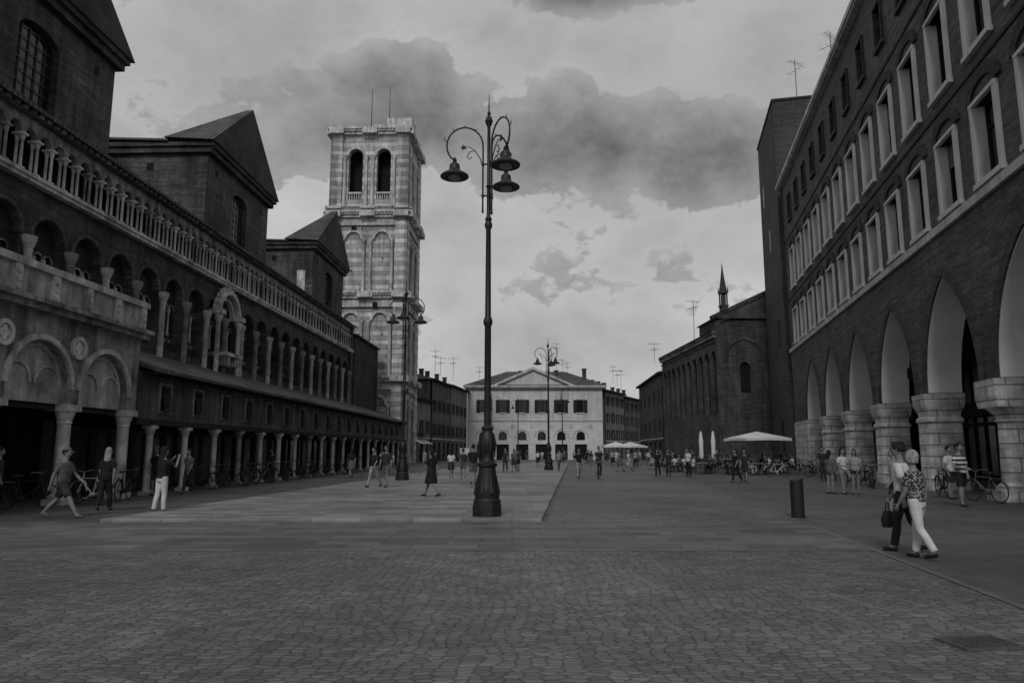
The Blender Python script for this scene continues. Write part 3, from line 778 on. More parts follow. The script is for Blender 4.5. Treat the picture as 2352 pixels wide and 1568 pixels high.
antenna(-11.4,107,13,16.5,.2); antenna(-11,111,13,16.0,.6); antenna(-9.6,118,13,16.8,.1); antenna(19.0,136,14,17.5,.5); antenna(20.5,141,14,17.2,.2); antenna(22,146,13.8,17.8,.9); antenna(20.4,103,14,17,.2); antenna(-6,133,14.5,17,.4)

# ------------------------------------------------------------------ street lamps
lamp = thing('street_lamp', 'tall ornate cast iron street lamp with three curled arms', 'street lamp', (-.6, 17.85, ZP), 0, 'ornate street lamps in the square')
b = M()
b.lathe([(.37,0),(.37,.26),(.34,.29)],8,off=R(22.5))
b.lathe([(.33,.29),(.33,.36),(.29,.42),(.31,.5),(.27,.72),(.215,1.0),(.2,1.14),(.24,1.18),(.24,1.24),(.18,1.29),(.15,1.4),(.16,1.5),(.2,1.62),(.205,1.78),(.16,1.95),(.12,2.02),(.15,2.06),(.15,2.1),(.1,2.15)],20)
for i in range(8):
    th = i*math.pi/4+.39; b.tube([(.27*math.cos(th),.27*math.sin(th),.45),(.31*math.cos(th),.31*math.sin(th),.55),(.235*math.cos(th),.235*math.sin(th),.95)],[.02,.035,.015],5)
    b.tube([(.19*math.cos(th),.19*math.sin(th),1.4),(.22*math.cos(th),.22*math.sin(th),1.7),(.17*math.cos(th),.17*math.sin(th),1.95)],[.015,.025,.01],5)
ob('base', b, iron, lamp)
b = M()
b.lathe([(.085,2.1),(.08,4.6),(.1,4.64),(.12,4.72),(.1,4.8),(.075,4.86),(.062,7.1),(.09,7.16),(.1,7.25),(.07,7.32),(.09,7.38),(.05,7.46),(.045,8.2),(.075,8.25),(.045,8.3),(.04,9.85),(.07,9.92),(.105,10.02),(.07,10.14),(.03,10.18),(.05,10.24),(.02,10.3),(.008,10.75)],14)
ob('pole', b, iron, lamp)
am = M()
am.tube([(.15,0,7.6),(.15,0,8.5),(.15,0,9.3)]+[(.62-.47*math.cos(R(d)),0,9.35+.5*math.sin(R(d))) for d in range(12,235,14)]+[(.88,0,8.98)],.023,7)
am.lathe([(.0,7.52),(.035,7.58),(.02,7.66),(.03,7.7)],7,.15,0)
am.lathe([(.03,7.95),(.045,8.0),(.03,8.05)],7,.15,0); am.tube([(0,0,8.0),(.16,0,8.0)],.022,5); am.tube([(0,0,8.85),(.16,0,8.85)],.022,5); am.lathe([(.03,8.8),(.045,8.85),(.03,8.9)],7,.15,0)
am.tube([(.15,0,8.75),(.22,0,9.0),(.36,0,9.22),(.5,0,9.18),(.56,0,9.05),(.5,0,8.98),(.44,0,9.05)],.014,6)
am.tube([(.36,0,9.22),(.5,0,9.32),(.62,0,9.3),(.68,0,9.38)],.012,6)
for i in range(5):
    th = i*2*math.pi/5; am.tube([(.66,0,9.3),(.66+.09*math.cos(th),.0,9.3+.09*math.sin(th))],[.03,.006],5)
am.tube([(1.08,0,9.45),(1.17,0,9.52),(1.14,0,9.58)],.012,5)
for d in (60,95,130): am.tube([(.62-.47*math.cos(R(d)),0,9.35+.5*math.sin(R(d))),(.62-.56*math.cos(R(d-8)),0,9.35+.58*math.sin(R(d-8)))],[.018,.004],5)
ame = am.mesh('arm'); ame.materials.append(iron)
sd = M(); sd.lathe([(.015,9.04),(.04,8.99),(.06,8.96),(.045,8.92),(.08,8.88),(.13,8.83),(.14,8.72),(.165,8.67),(.24,8.62),(.34,8.56),(.37,8.53),(.365,8.5),(.2,8.51),(.18,8.53)],20)
sdm = sd.mesh('lamp_shade'); sdm.materials.append(iron)
gl = M().lathe([(.17,8.52),(.165,8.47),(.1,8.43),(.02,8.42)],14).mesh('lamp_glass'); gl.materials.append(iron_lt)
for dgr in (180, 60, -60):
    o = ob('arm', ame, None, lamp, (0,0,0), R(dgr)); s1 = ob('lamp_shade', sdm, None, o, (.88,0,0)); ob('lamp_glass', gl, None, s1)
clone(lamp, (-5.8,39,ZP), R(90)); clone(lamp, (2.95,59,ZP), R(10)); clone(lamp, (7.3,106,0), R(40)); clone(lamp, (1.0,121,0), R(0)); clone(lamp, (-3.1,112,0), R(70))

bo = thing('bollard', 'dark cylindrical metal bollard with slanted top on pavement', 'bollard', (6.97,18.1,.004), R(20))
m = M(); m.loft([[(.155*math.cos(t_),.155*math.sin(t_), zz+(sl*math.cos(t_))) for t_ in [2*math.pi*i/20 for i in range(20)]] for zz, sl in ((0.06,0),(.8,0),(.93,.04))])
ob('body', m, iron, bo); ob('foot', M().lathe([(.17,0),(.17,.05),(.155,.062)],20), iron, bo)
m = M(); m.lathe([(.158,.72),(.162,.735),(.158,.75)],20); ob('band', m, iron, bo)

# ------------------------------------------------------------------ bicycles
def bicycle(x, y, z, rz, fm, lab):
    t = thing('bicycle', lab, 'bicycle', (x,y,z), rz, 'bicycles around the square')
    for wx in (-.52,.53):
        m = M(); n = 24
        rgs = []
        for i in range(n+1):
            th = 2*math.pi*i/n
            rgs.append([((.325+.018*math.cos(a))*math.cos(th)+wx,.018*math.sin(a),(.325+.018*math.cos(a))*math.sin(th)+.345) for a in [2*math.pi*j/6 for j in range(6)]])
        m.loft(rgs, cap=False)
        wh = ob('wheel', m, rubber, t)
        s = M()
        for i in range(12):
            th = 2*math.pi*i/12; s.tube([(wx,0,.345),(wx+.31*math.cos(th),0,.345+.31*math.sin(th))],.004,3)
        s.tube([(wx,-.05,.345),(wx,.05,.345)],.02,6)
        ob('spokes', s, steel, wh)
        f = M(); f.loft([[(wx+rr_*math.cos(R(d)),yy,.345+rr_*math.sin(R(d))) for rr_, yy in ((.365,-.03),(.375,0),(.365,.03),(.36,0))] for d in range(20,175,15)])
        ob('mudguard', f, fm, t)
    f = M(); bb=(-.08,0,.3); st=(-.2,0,.78); hl=(.4,0,.68)
    for a, b2, r_ in ((bb,st,.017),(bb,hl,.02),(st,(.36,0,.78),.015),((-.52,.05,.345),bb,.012),((-.52,-.05,.345),bb,.012),((-.52,.05,.345),st,.01),((-.52,-.05,.345),st,.01),((.34,0,.92),hl,.02),(hl,(.53,.04,.345),.013),(hl,(.53,-.04,.345),.013),(st,(-.23,0,.9),.014)):
        f.tube([a,b2],r_,6)
    f.tube([(-.08,-.09,.3),(-.08,.09,.3)],.06,10); f.tube([(-.08,.1,.3),(.06,.1,.2)],.012,5); f.tube([(-.08,-.1,.3),(-.22,-.1,.4)],.012,5); f.box(.02,.12,.08,.17,.185,.21); f.box(-.27,-.17,-.17,-.08,.385,.41)
    ob('frame', f, fm, t)
    ob('saddle', M().loft([[(xx,-w_,zz),(xx,w_,zz),(xx,w_*.6,zz+.06),(xx,-w_*.6,zz+.06)] for xx,w_,zz in ((-.36,.09,.9),(-.25,.09,.89),(-.1,.025,.9))]), rubber, t)
    ob('handlebar', M().tube([(.16,-.28,.98),(.3,-.26,1.02),(.34,-.1,.99),(.34,0,.95),(.34,.1,.99),(.3,.26,1.02),(.16,.28,.98)],.014,6), steel, t)
    ob('luggage_rack', M().box(-.72,-.3,-.06,.06,.74,.76), steel, t)
    return t
bl = 'dark city bicycle parked beside the arcade columns'
bicycle(-13.55,20.6,.004,R(15),iron,bl); bicycle(-12.75,22.4,.004,R(160),whitep,'white city bicycle with curved handlebar parked by a column')
for bx, by, br_, bm_ in ((-12.7,24.2,100,iron),(-12.9,30.6,60,iron),(-12.6,31.8,80,iron),(-12.6,33.2,20,iron),(-12.5,35.4,80,iron),(-12.4,36.6,70,steel),(-12.3,39.2,60,iron),(-12.2,41.0,60,iron),(-12.0,44,75,iron),(-11.9,47.0,80,iron),(-11.8,50,50,iron),(-11.6,53,60,iron)): bicycle(bx,by,.004,R(br_),bm_,bl)
br = 'city bicycle parked against a stone pillar of the arcade'
for bx, by, br_, bm_ in ((15.0,23.4,100,steel),(15.5,26.6,75,iron),(15.4,31.5,60,iron),(15.9,32.6,70,steel),(16.2,34.0,85,iron),(15.2,33.2,40,steel),(17.4,39.8,60,iron),(18.3,44.6,30,iron),(18.6,45.8,50,iron),(19.6,50,50,iron)): bicycle(bx,by,.004,R(br_),bm_,br)
bicycle(16.4,45.5,.004,R(10),whitep,'pale bicycle standing near cafe tables')

# ------------------------------------------------------------------ umbrellas, tables, chairs
def umbrella(x, y, s, h, rz=0):
    t = thing('parasol', 'large white open square parasol over cafe tables', 'parasol', (x,y,.004), rz, 'open cafe parasols')
    ob('pole', M().tube([(0,0,.1),(0,0,h)],.03,8).box(-.3,.3,-.3,.3,0,.1), steel, t)
    c = M(); k = s/2
    pts = [(-k,-k),(0,-k*.97),(k,-k),(k*.97,0),(k,k),(0,k*.97),(-k,k),(-k*.97,0)]
    v = [(px,py,h-.5+(0 if abs(px)+abs(py)>k*1.5 else .05)) for px,py in pts]+[(px*1.0,py*1.0,h-.68+(0 if abs(px)+abs(py)>k*1.5 else .05)) for px,py in pts]+[(0,0,h)]
    f = [(i,(i+1)%8,16) for i in range(8)]+[(i,(i+1)%8,(i+1)%8+8,i+8) for i in range(8)]
    c.add(v,f); ob('canopy', c, canvas, t)
    r_ = M()
    for px,py in pts: r_.tube([(0,0,h-.05),(px*.97,py*.97,h-.53)],.012,4)
    ob('ribs', r_, steel, t)
umbrella(17.4,52,3.4,2.95,R(10)); umbrella(11.9,84,3.0,2.6); umbrella(14.2,88,3.0,2.6,R(20))
for x, y in ((14.2,55),(15.0,54.6)):
    t = thing('parasol', 'white parasol folded closed around its pole', 'parasol', (x,y,.004), 0, 'closed cafe parasols')
    ob('pole', M().tube([(0,0,.08),(0,0,3.1)],.03,8).box(-.3,.3,-.3,.3,0,.08), steel, t)
    ob('folded_canopy', M().lathe([(.1,1.0),(.18,1.15),(.15,1.7),(.17,2.3),(.09,2.9),(.03,3.05)],9), canvas, t)
tab = thing('cafe_table', 'small round cafe table with central leg', 'table', (13.2,50.5,.004), 0, 'cafe tables on the square')
ob('table_top', M().lathe([(.36,.71),(.38,.72),(.38,.74),(.36,.75)],16), steel, tab)
ob('leg', M().lathe([(.22,0),(.22,.02),(.03,.05),(.025,.71)],10), iron, tab)
tabs = [(13.2,50.5),(15.2,51.2),(17.0,50.4),(18.6,51.6),(12.6,53.0),(14.0,52.6),(16.4,53.8),(18.0,54.4),(19.6,53.2),(14.6,49.0),(16.2,48.6),(13.0,56.5),(11.9,55.0)]
for p_ in tabs[1:]: clone(tab, (p_[0],p_[1],.004))
chair = thing('cafe_chair', 'light metal cafe chair with slatted back', 'chair', (0,0,.004), 0, 'cafe chairs around the tables')
ob('seat', M().box(-.2,.2,-.2,.2,.43,.46), iron, chair)
ob('backrest', M().tube([(-.19,-.2,.45),(-.19,-.26,.85),(.19,-.26,.85),(.19,-.2,.45)],.013,5).box(-.18,.18,-.255,-.235,.62,.72), iron, chair)
lg = M().tube([(0,0,.43),(0,0,0)],.014,5).mesh('leg'); lg.materials.append(iron)
for sx in (-.18,.18):
    for sy in (-.18,.18): ob('leg', lg, None, chair, (sx,sy,0))
seats = []
for i, (x,y) in enumerate(tabs):
    for j in range(3 if i % 2 else 2):
        a = R(40+i*70+j*125); seats.append((x+.72*math.cos(a), y+.72*math.sin(a), a+R(90)))
first = True
for x,y,a in seats:
    if first: chair.location = (x,y,.004); chair.rotation_euler = (0,0,a); first = False
    else: clone(chair, (x,y,.004), a)

# ------------------------------------------------------------------ van
vn = thing('van', 'small white delivery van parked by the houses', 'van', (-6.9,108,.0), R(8))
m = M(); prof = [(-.85,.35),(.85,.35),(.88,.9),(.8,1.35),(.7,1.95),(-.7,1.95),(-.8,1.35),(-.88,.9)]
m.loft([[(x*.94,0,z*.55+.15 if z>.9 else z) for x,z in prof],[(x,.25,z*.62 if z>.9 else z) for x,z in prof],[(x,.95,z*.72 if z>1 else z) for x,z in prof],[(x,1.5,z) for x,z in prof],[(x,4.4,z) for x,z in prof]])
ob('body', m, whitep, vn)
ob('windscreen', M().add([(-.68,.93,1.1),(.68,.93,1.1),(.6,1.45,1.82),(-.6,1.45,1.82)],[(0,1,2,3)]), glass, vn)
for sx in (-1,1):
    ob('headlight', M().lathe([(.1,0),(.1,.05)],10).xform(Matrix.Translation((sx*.62,-.02,.72))@Matrix.Rotation(R(90),4,'X')), steel, vn)
    for yy in (.8,3.6): ob('wheel', M().lathe([(.2,-.1),(.31,-.09),(.31,.09),(.2,.1)],18).xform(Matrix.Translation((sx*.8,yy,.31))@Matrix.Rotation(R(90),4,'Y')), rubber, vn)
ob('bumper', M().box(-.85,.85,-.08,.05,.35,.55), darkwood, vn)

# ------------------------------------------------------------------ people
def remesh(o, vox):
    r = o.modifiers.new('fuse', 'REMESH'); r.mode = 'VOXEL'; r.voxel_size = vox; r.use_smooth_shade = True
    s = o.modifiers.new('soften', 'SMOOTH'); s.factor = .5; s.iterations = 3 if vox > .012 else 2
def person(x, y, head=180, h=1.7, pose='walk', top=C_dark, bot='trousers', bm=C_dark, hair='short', hm=H_dark, sleeve='short',
           label='person walking in casual clothes', z=0.004, fine=False, ph=1, stride=1.0, wide=1.0, shoes=C_dark, dress=False, hat=False, group='people in the square', arms=None):
    t = thing('person', label, 'person', (x,y,z), R(head), group)
    s = h/1.72
    if pose == 'walk':
        legs = {ph:(24*stride,6), -ph:(-17*stride,22)}; arm = {ph:(-20*stride,12,6), -ph:(20*stride,22,6)}
    elif pose == 'stand':
        legs = {1:(3,3), -1:(-3,4)}; arm = {1:(4,14,8), -1:(-2,16,8)}
    elif pose == 'phone':
        legs = {1:(4,3), -1:(-6,6)}; arm = {1:(55,95,14), -1:(50,95,14)}
    elif pose == 'hips':
        legs = {1:(6,4), -1:(-4,4)}; arm = {1:(8,70,18), -1:(6,20,8)}
    elif pose == 'sit':
        legs = {1:(84,84), -1:(80,76)}; arm = {1:(30,60,8), -1:(26,50,10)}
    elif pose == 'cycle':
        legs = {1:(70,75), -1:(35,50)}; arm = {1:(50,15,14), -1:(50,15,14)}
    if arms: arm = arms
    J = {}
    low = 9
    for sd_, (a, kn) in legs.items():
        hip = Vector((sd_*.088,0,0)); a_ = R(a); b_ = R(a-kn)
        knee = hip + Vector((0,math.sin(a_)*.43,-math.cos(a_)*.43)); ank = knee + Vector((0,math.sin(b_)*.41,-math.cos(b_)*.41))
        J[sd_] = (hip, knee, ank, b_); low = min(low, ank.z)
    z0 = -low + .075
    if pose == 'cycle': z0 = 1.0
    off = Vector((0,0,z0))
    body = M(); lower = M(); upper = M(); shoe = M()
    sit = pose in ('sit','cycle')
    lean = .0 if pose != 'cycle' else .12
    if pose == 'walk': lean = .015
    wq = wide
    tor = [(-.09,.13,.10),(-.02,.16,.115),(.08,.15,.11),(.17,.132*wq,.10*wq),(.28,.155*wq,.112*wq),(.38,.17*wq,.11),(.44,.165,.095),(.485,.12,.075),(.52,.06,.055)]
    body.ell([(z0+a,b,c,lean*a*2) for a,b,c in tor],14)
    upper.ell([(z0+a,b*1.09+.006,c*1.12+.006,lean*a*2) for a,b,c in tor[1:8]],14)
    hy = lean*1.1+.012
    body.tube([(0,lean*.9,z0+.48),(0,hy,z0+.6)],[.058,.052],10)
    hc = Vector((0,hy+.012,z0+.688))
    def headshape(m, k, dz=0, dy=0, lowcut=-1):
        rows_ = []
        for i in range(11):
            th = math.pi*i/10; zz = -math.cos(th)
            if zz < lowcut: continue
            rr_ = math.sin(th)+.001; jaw = 1-.18*max(0,-zz)
            rows_.append((hc.z+dz+zz*.115*k, .076*k*rr_*jaw, .094*k*rr_*(1-.1*max(0,-zz)), hc.y+dy+(.012*max(0,-zz))))
        m.ell(rows_,14)
    headshape(body, 1)
    body.tube([tuple(hc+Vector((0,.08,.02))),tuple(hc+Vector((0,.112,-.018)))],[.008,.014],6)
    for sx in (-1,1): body.tube([tuple(hc+Vector((sx*.074,-.005,-.022))),tuple(hc+Vector((sx*.084,-.012,.022)))],[.01,.014],6)
    for sd_, (hip, knee, ank, b_) in J.items():
        hp, kn_, an_ = hip+off, knee+off, ank+off
        mt = hp.lerp(kn_,.45); cf = kn_.lerp(an_,.35)+Vector((0,-.012,0))
        body.tube([tuple(hp+Vector((0,0,.02))),tuple(mt),tuple(kn_),tuple(cf),tuple(an_)],[.088,.075,.05,.053,.034],10)
        fp = max(0.0, -b_-R(12)) if not sit else 0
        toe = an_ + Vector((sd_*.015, math.cos(fp)*.17, -.05-math.sin(fp)*.1)); heel = an_+Vector((0,-.045,-.04+fp*.02))
        ball = an_.lerp(toe,.6)
        shoe.tube([tuple(heel),tuple(an_+Vector((0,0,-.035))),tuple(ball+Vector((0,0,-.004))),tuple(toe)],[.034,.042,.038,.026],9)
        body.tube([tuple(an_),tuple(ball)],[.034,.026],8)
        if bot == 'trousers': lower.tube([tuple(hp+Vector((0,0,.03))),tuple(mt),tuple(kn_),tuple(cf),tuple(an_+Vector((0,0,.02)))],[.1,.09,.068,.066,.06],10)
        elif bot == 'shorts': lower.tube([tuple(hp+Vector((0,0,.03))),tuple(mt),tuple(hp.lerp(kn_,.85))],[.102,.098,.088],10)
        elif bot == 'minis': lower.tube([tuple(hp+Vector((0,0,.03))),tuple(hp.lerp(kn_,.35))],[.1,.09],10)
    if bot == 'skirt' or dress:
        mid = (J[1][1].y+J[-1][1].y)*.5*.8
        lower.ell([(z0+.14,.145,.115,0),(z0+.02,.18,.15,0),(z0-.15,.2,.19,mid*.4),(z0-.4,.225,.24,mid)],16)
    else: lower.ell([(z0-.1,.15,.118,0),(z0,.172,.13,0),(z0+.1,.16,.12,0)],14)
    for sd_, (a, e, o_) in arm.items():
        shd = Vector((sd_*(.168*min(wq,1.1)), lean*.85, z0+.445)); a_ = R(a); ae = R(a+e); oo = R(o_)
        elb = shd + Vector((sd_*math.sin(oo)*.28, math.sin(a_)*.28*math.cos(oo), -math.cos(a_)*.28*math.cos(oo)))
        inn = -.5 if pose in ('phone','hips','cycle') else -.05
        wr = elb + Vector((sd_*inn*.2, math.sin(ae)*.25, -math.cos(ae)*.25)); dr_ = (wr-elb).normalized()
        body.tube([tuple(shd+Vector((-sd_*.03,0,0))),tuple(shd.lerp(elb,.4)),tuple(elb),tuple(elb.lerp(wr,.35)),tuple(wr)],[.055,.046,.037,.038,.025],9)
        pe = wr + dr_*.085; side = Vector((0,1,0)) if abs(dr_.y) < .8 else Vector((0,0,1)); side = (side - dr_*side.dot(dr_)).normalized(); pal = dr_.cross(side)*sd_
        body.tube([tuple(wr-dr_*.01),tuple(wr+dr_*.04),tuple(pe)],[.024,.033,.034],8,flat=.6)
        for fi, (o1, ln) in enumerate(((.028,.066),(.01,.075),(-.009,.07),(-.027,.055))):
            p0 = pe - dr_*.01 + side*o1; p1 = p0 + dr_*ln*.55; p2 = p1 + (dr_*.8+pal*(-.6)).normalized()*ln*.45
            body.tube([tuple(p0),tuple(p1),tuple(p2)],[.0095,.009,.0075],6)
        q0 = wr+dr_*.025+side*.025; q1 = q0+(dr_*.6+side*.8).normalized()*.035; body.tube([tuple(q0),tuple(q1),tuple(q1+dr_*.03)],[.012,.01,.009],6)
        if sleeve == 'short': upper.tube([tuple(shd+Vector((-sd_*.04,0,.005))),tuple(shd.lerp(elb,.35)),tuple(shd.lerp(elb,.75))],[.07,.066,.06],10)
        elif sleeve == 'long': upper.tube([tuple(shd+Vector((-sd_*.04,0,.005))),tuple(shd.lerp(elb,.4)),tuple(elb),tuple(elb.lerp(wr,.9))],[.066,.06,.05,.04],10)
    vox = .010 if fine else .018
    S = Matrix.Scale(s,4)
    def part(n, m, mat, v=vox):
        m.xform(S); o = ob(n, m, mat, t); remesh(o, v); return o
    part('body', body, skin, vox)
    part('shirt', upper, top, .018 if fine else .022)
    part({'trousers':'trousers','shorts':'shorts','minis':'shorts','skirt':'skirt'}[bot], lower, bm, .018 if fine else .022)
    part('shoes', shoe, shoes, .012 if fine else .016)
    hr = M()
    headshape(hr, 1.13, .016, -.026, -.35)
    if hair == 'bob':
        hr.ell([(hc.z-.09,.085,.06,hc.y-.045),(hc.z-.02,.1,.085,hc.y-.035),(hc.z+.06,.096,.095,hc.y-.022)],12)
        for sx in (-1,1): hr.tube([(sx*.075,hc.y+.01,hc.z+.05),(sx*.086,hc.y+.015,hc.z-.02),(sx*.075,hc.y+.005,hc.z-.09)],[.03,.03,.018],8)
    if hair == 'long': hr.ell([(hc.z-.33,.06,.02,hc.y-.115),(hc.z-.2,.088,.032,hc.y-.105),(hc.z-.08,.09,.06,hc.y-.06),(hc.z+.05,.092,.085,hc.y-.025)],12)
    if hair == 'curly':
        for i in range(14):
            aa = i*2.4; hr.tube([(.07*math.cos(aa),hc.y-.02+.075*math.sin(aa),hc.z+.02+(i%4)*.03),(.09*math.cos(aa),hc.y-.02+.095*math.sin(aa),hc.z+.03+(i%4)*.03)],[.035,.03],7)
    part('hair', hr, hm, .014)
    if hat:
        c_ = M(); headshape(c_, 1.18, .032, -.012, .1); c_.tube([tuple(hc+Vector((0,.06,.045))),tuple(hc+Vector((0,.17,.035)))],[.06,.045],8,flat=.2); part('cap', c_, hat, .014)
    if fine:
        for sx in (-1,1):
            e_ = M(); e_.lathe([(.003,-.008),(.011,0),(.003,.008)],8).xform(Matrix.Translation(hc+Vector((sx*.03,.083,.012)))).xform(S); ob('eye', e_, H_dark, t)
        ml = M().box(-.022,.022,-.004,.004,-.004,.004).xform(Matrix.Translation(hc+Vector((0,.088,-.055)))).xform(S); ob('mouth', ml, C_mid, t)
    return t
person(-11.0,18.1,-88,1.78,'walk',C_mid,'shorts',C_dark,fine=True,stride=1.35,wide=1.15,hat=C_mid,label='man in grey polo and dark shorts striding in sandals',shoes=C_mid)
person(-11.05,20.1,10,1.7,'walk',C_black,'trousers',C_black,hair='long',hm=H_fair,fine=True,stride=.5,label='woman with long fair hair in black clothes')
person(-9.15,19.3,-30,1.7,'phone',C_black,'trousers',C_white,hair='long',fine=True,label='woman in black top and white trousers raising a camera')
person(-13.0,26.9,170,1.75,'stand',C_black,'shorts',C_dark,hat=C_mid,label='man in dark shirt and cap by the columns')
person(-13.5,27.4,20,1.7,'stand',C_dark,'trousers',C_dark,label='person in dark clothes under the arcade')
person(-12.2,27.8,160,1.68,'walk',C_mid,'trousers',C_dark,stride=.5,label='man in grey shirt and dark trousers')
person(-13.4,19.2,-60,1.7,'stand',C_dark,'trousers',C_dark,label='person in dark clothes standing by the portico')
person(-14.6,20.4,0,1.66,'stand',C_black,'trousers',C_dark,label='person in black under the portico')
person(-12.4,38,150,1.7,'stand',C_dark,'trousers',C_dark,label='person in dark clothes beside bicycles')
person(-5.9,31.5,150,1.74,'walk',C_black,'trousers',C_lt,stride=.9,wide=1.15,z=ZP,label='man in black shirt and beige trousers walking')
person(-5.35,31.3,165,1.78,'walk',C_dark,'shorts',C_mid,ph=-1,stride=.6,wide=1.1,z=ZP,label='man in dark shirt and grey shorts walking')
person(-2.75,25.2,60,1.68,'walk',C_black,'skirt',C_black,hair='long',stride=1.1,z=ZP,dress=True,label='woman with long dark hair in a black dress',fine=True)
person(-3.45,41.7,10,1.6,'walk',C_white,'skirt',C_dark,hair='long',stride=.4,z=ZP,label='girl in white top and dark skirt walking')
person(-2.75,41.5,10,1.66,'walk',C_dark,'shorts',C_mid,stride=.6,ph=-1,z=ZP,label='boy in dark shirt and grey shorts')
person(-1.8,34.2,5,1.84,'walk',C_black,'shorts',C_mid,stride=.5,z=ZP,wide=1.1,label='man in black t-shirt and grey shorts seen from behind')
person(-.5,54.4,170,1.75,'walk',C_dark,'trousers',C_dark,stride=.7,z=ZP,label='man in dark clothes walking')
person(.15,54.6,170,1.68,'walk',C_mid,'skirt',C_dark,hair='long',stride=.6,z=ZP,label='woman in grey top and dark skirt')
person(.45,56,10,1.7,'walk',C_dark,'shorts',C_dark,stride=.6,z=ZP,label='person in dark top and shorts')
person(3.6,56.5,200,1.6,'walk',C_lt,'trousers',C_mid,hair='bob',stride=.4,z=ZP,label='woman in pale top and grey trousers')
person(3.96,43.6,190,1.76,'walk',C_black,'trousers',C_lt,stride=.6,label='man in black shirt and pale trousers walking')
person(8.95,56.5,100,1.68,'walk',C_white,'skirt',C_lt,hair='long',hm=H_fair,stride=.9,dress=True,label='woman in a light dress walking')
person(8.45,57.5,100,1.66,'walk',C_mid,'skirt',C_mid,hair='long',stride=.6,dress=True,label='woman in a grey dress walking')
person(9.05,45.7,160,1.7,'walk',C_black,'trousers',C_black,hair='long',stride=.5,label='woman in black clothes walking')
person(9.65,45.4,170,1.72,'walk',C_dark,'trousers',C_dark,stride=.7,ph=-1,label='person in dark clothes walking')
person(11.0,45.9,120,1.75,'stand',C_white,'trousers',C_black,label='man in white shirt and black trousers standing')
person(11.5,37.8,120,1.7,'walk',C_black,'trousers',C_black,hair='long',stride=.6,label='woman in black clothes with long hair')
person(12.0,37.9,150,1.68,'walk',C_dark,'shorts',C_dark,hair='long',stride=.5,ph=-1,label='woman in dark top and shorts')
person(16.4,38.8,160,1.8,'stand',C_dark,'trousers',C_dark,label='man in dark shirt standing by the pillars')
person(12.0,27.8,-70,1.62,'stand',C_mid,'minis',C_mid,hair='long',label='girl in grey top and shorts standing in a group')
person(12.35,27.5,200,1.7,'hips',C_white,'minis',C_lt,hair='long',label='girl in white t-shirt and shorts standing')
person(12.85,27.6,150,1.66,'hips',C_lt,'minis',C_dark,hair='long',label='girl in pale top and short skirt with long hair')
person(14.8,24.9,200,1.76,'stand',C_white,'shorts',C_dark,fine=True,label='young man in printed white t-shirt and dark shorts')
person(13.2,21.7,200,1.82,'hips',C_stripe,'shorts',C_black,fine=True,label='young man in black and white striped t-shirt and shorts')
person(6.17,11.3,35,1.62,'walk',C_spot,'trousers',C_white,hair='bob',hm=H_fair,sleeve='short',fine=True,stride=.45,shoes=C_black,label='older woman in spotted blouse and white trousers',wide=1.15)
person(6.4,12.1,50,1.76,'walk',C_white,'trousers',C_black,hair='curly',sleeve='short',fine=True,stride=.6,ph=-1,shoes=C_black,wide=1.1,label='person with dark curly hair, white shirt and dark trousers')
person(8.95,17.2,80,1.7,'walk',C_lt,'shorts',C_dark,fine=True,stride=.6,label='person in pale top and dark shorts walking')
bg = thing('handbag', 'dark handbag hanging from the hand of a walking person', 'bag', (6.28,12.42,.36), R(40))
ob('bag_body', M().loft([sq(0,0,.12,.06,0,.03),sq(0,0,.14,.07,.12,.03),sq(0,0,.1,.04,.26,.03)]), C_black, bg)
ob('handle', M().tube([(-.07,0,.26),(-.04,0,.4),(.04,0,.4),(.07,0,.26)],.01,6), C_black, bg)
bicycle(4.9,41.8,.004,R(-95),iron,'city bicycle ridden across the square by a man')
person(4.93,42.0,185,1.75,'cycle',C_dark,'trousers',C_dark,label='man in dark clothes riding a bicycle')
tops = [C_dark,C_white,C_mid,C_black,C_lt]
for i,(x,y,a) in enumerate(seats):
    if i % 5 == 4: continue
    person(x+.0,y+.0,math.degrees(a),1.68,'sit',tops[i%5],'trousers',[C_dark,C_mid,C_lt][i%3],hair=['short','long','bob'][i%3],label='person in casual clothes seated at a cafe table',group='people seated at cafe tables')
far = [(-6.3,60,10),(-2.4,72,170),(2.6,74,10),(5.4,84,170),(6.0,84.5,170),(8.4,78,10),(9.2,90,120),(10.8,76,180),(12.6,74,60),(14.2,70,100),(15.6,66,200),(12.0,63,90),(-7.2,66,30),(-8.2,50,0),(-8.6,50.5,10),(-4.2,88,170),(1.0,90,20),(15.0,86,90),(11.4,68,30),(10.2,98,170),(7.4,100,0),
 (-5.2,96,170),(-3.6,100,10),(-.8,104,170),(.6,98,10),(2.2,108,180),(3.4,94,170),(4.6,112,0),(8.8,104,170),(11.4,94,160),(12.6,98,10),(13.4,92,180),(14.6,78,100),(16.4,75,80),(17.2,70,120),(17.8,64,200),(13.4,82,160),(16.2,88,30),(9.6,70,170),(10.4,64,10),(16.8,60,150),(-9.6,44,20),(-10.2,58,10),(-8.8,74,170)]
for i,(x,y,hd_) in enumerate(far):
    person(x,y,hd_,random.uniform(1.6,1.8),'walk',tops[(i*3)%5],['trousers','shorts','skirt'][i%3],[C_dark,C_mid,C_black,C_lt][i%4],hair=['short','long'][i%2],stride=random.uniform(.3,.9),ph=1 if i%2 else -1,label='distant pedestrian in summer clothes',group='distant pedestrians')

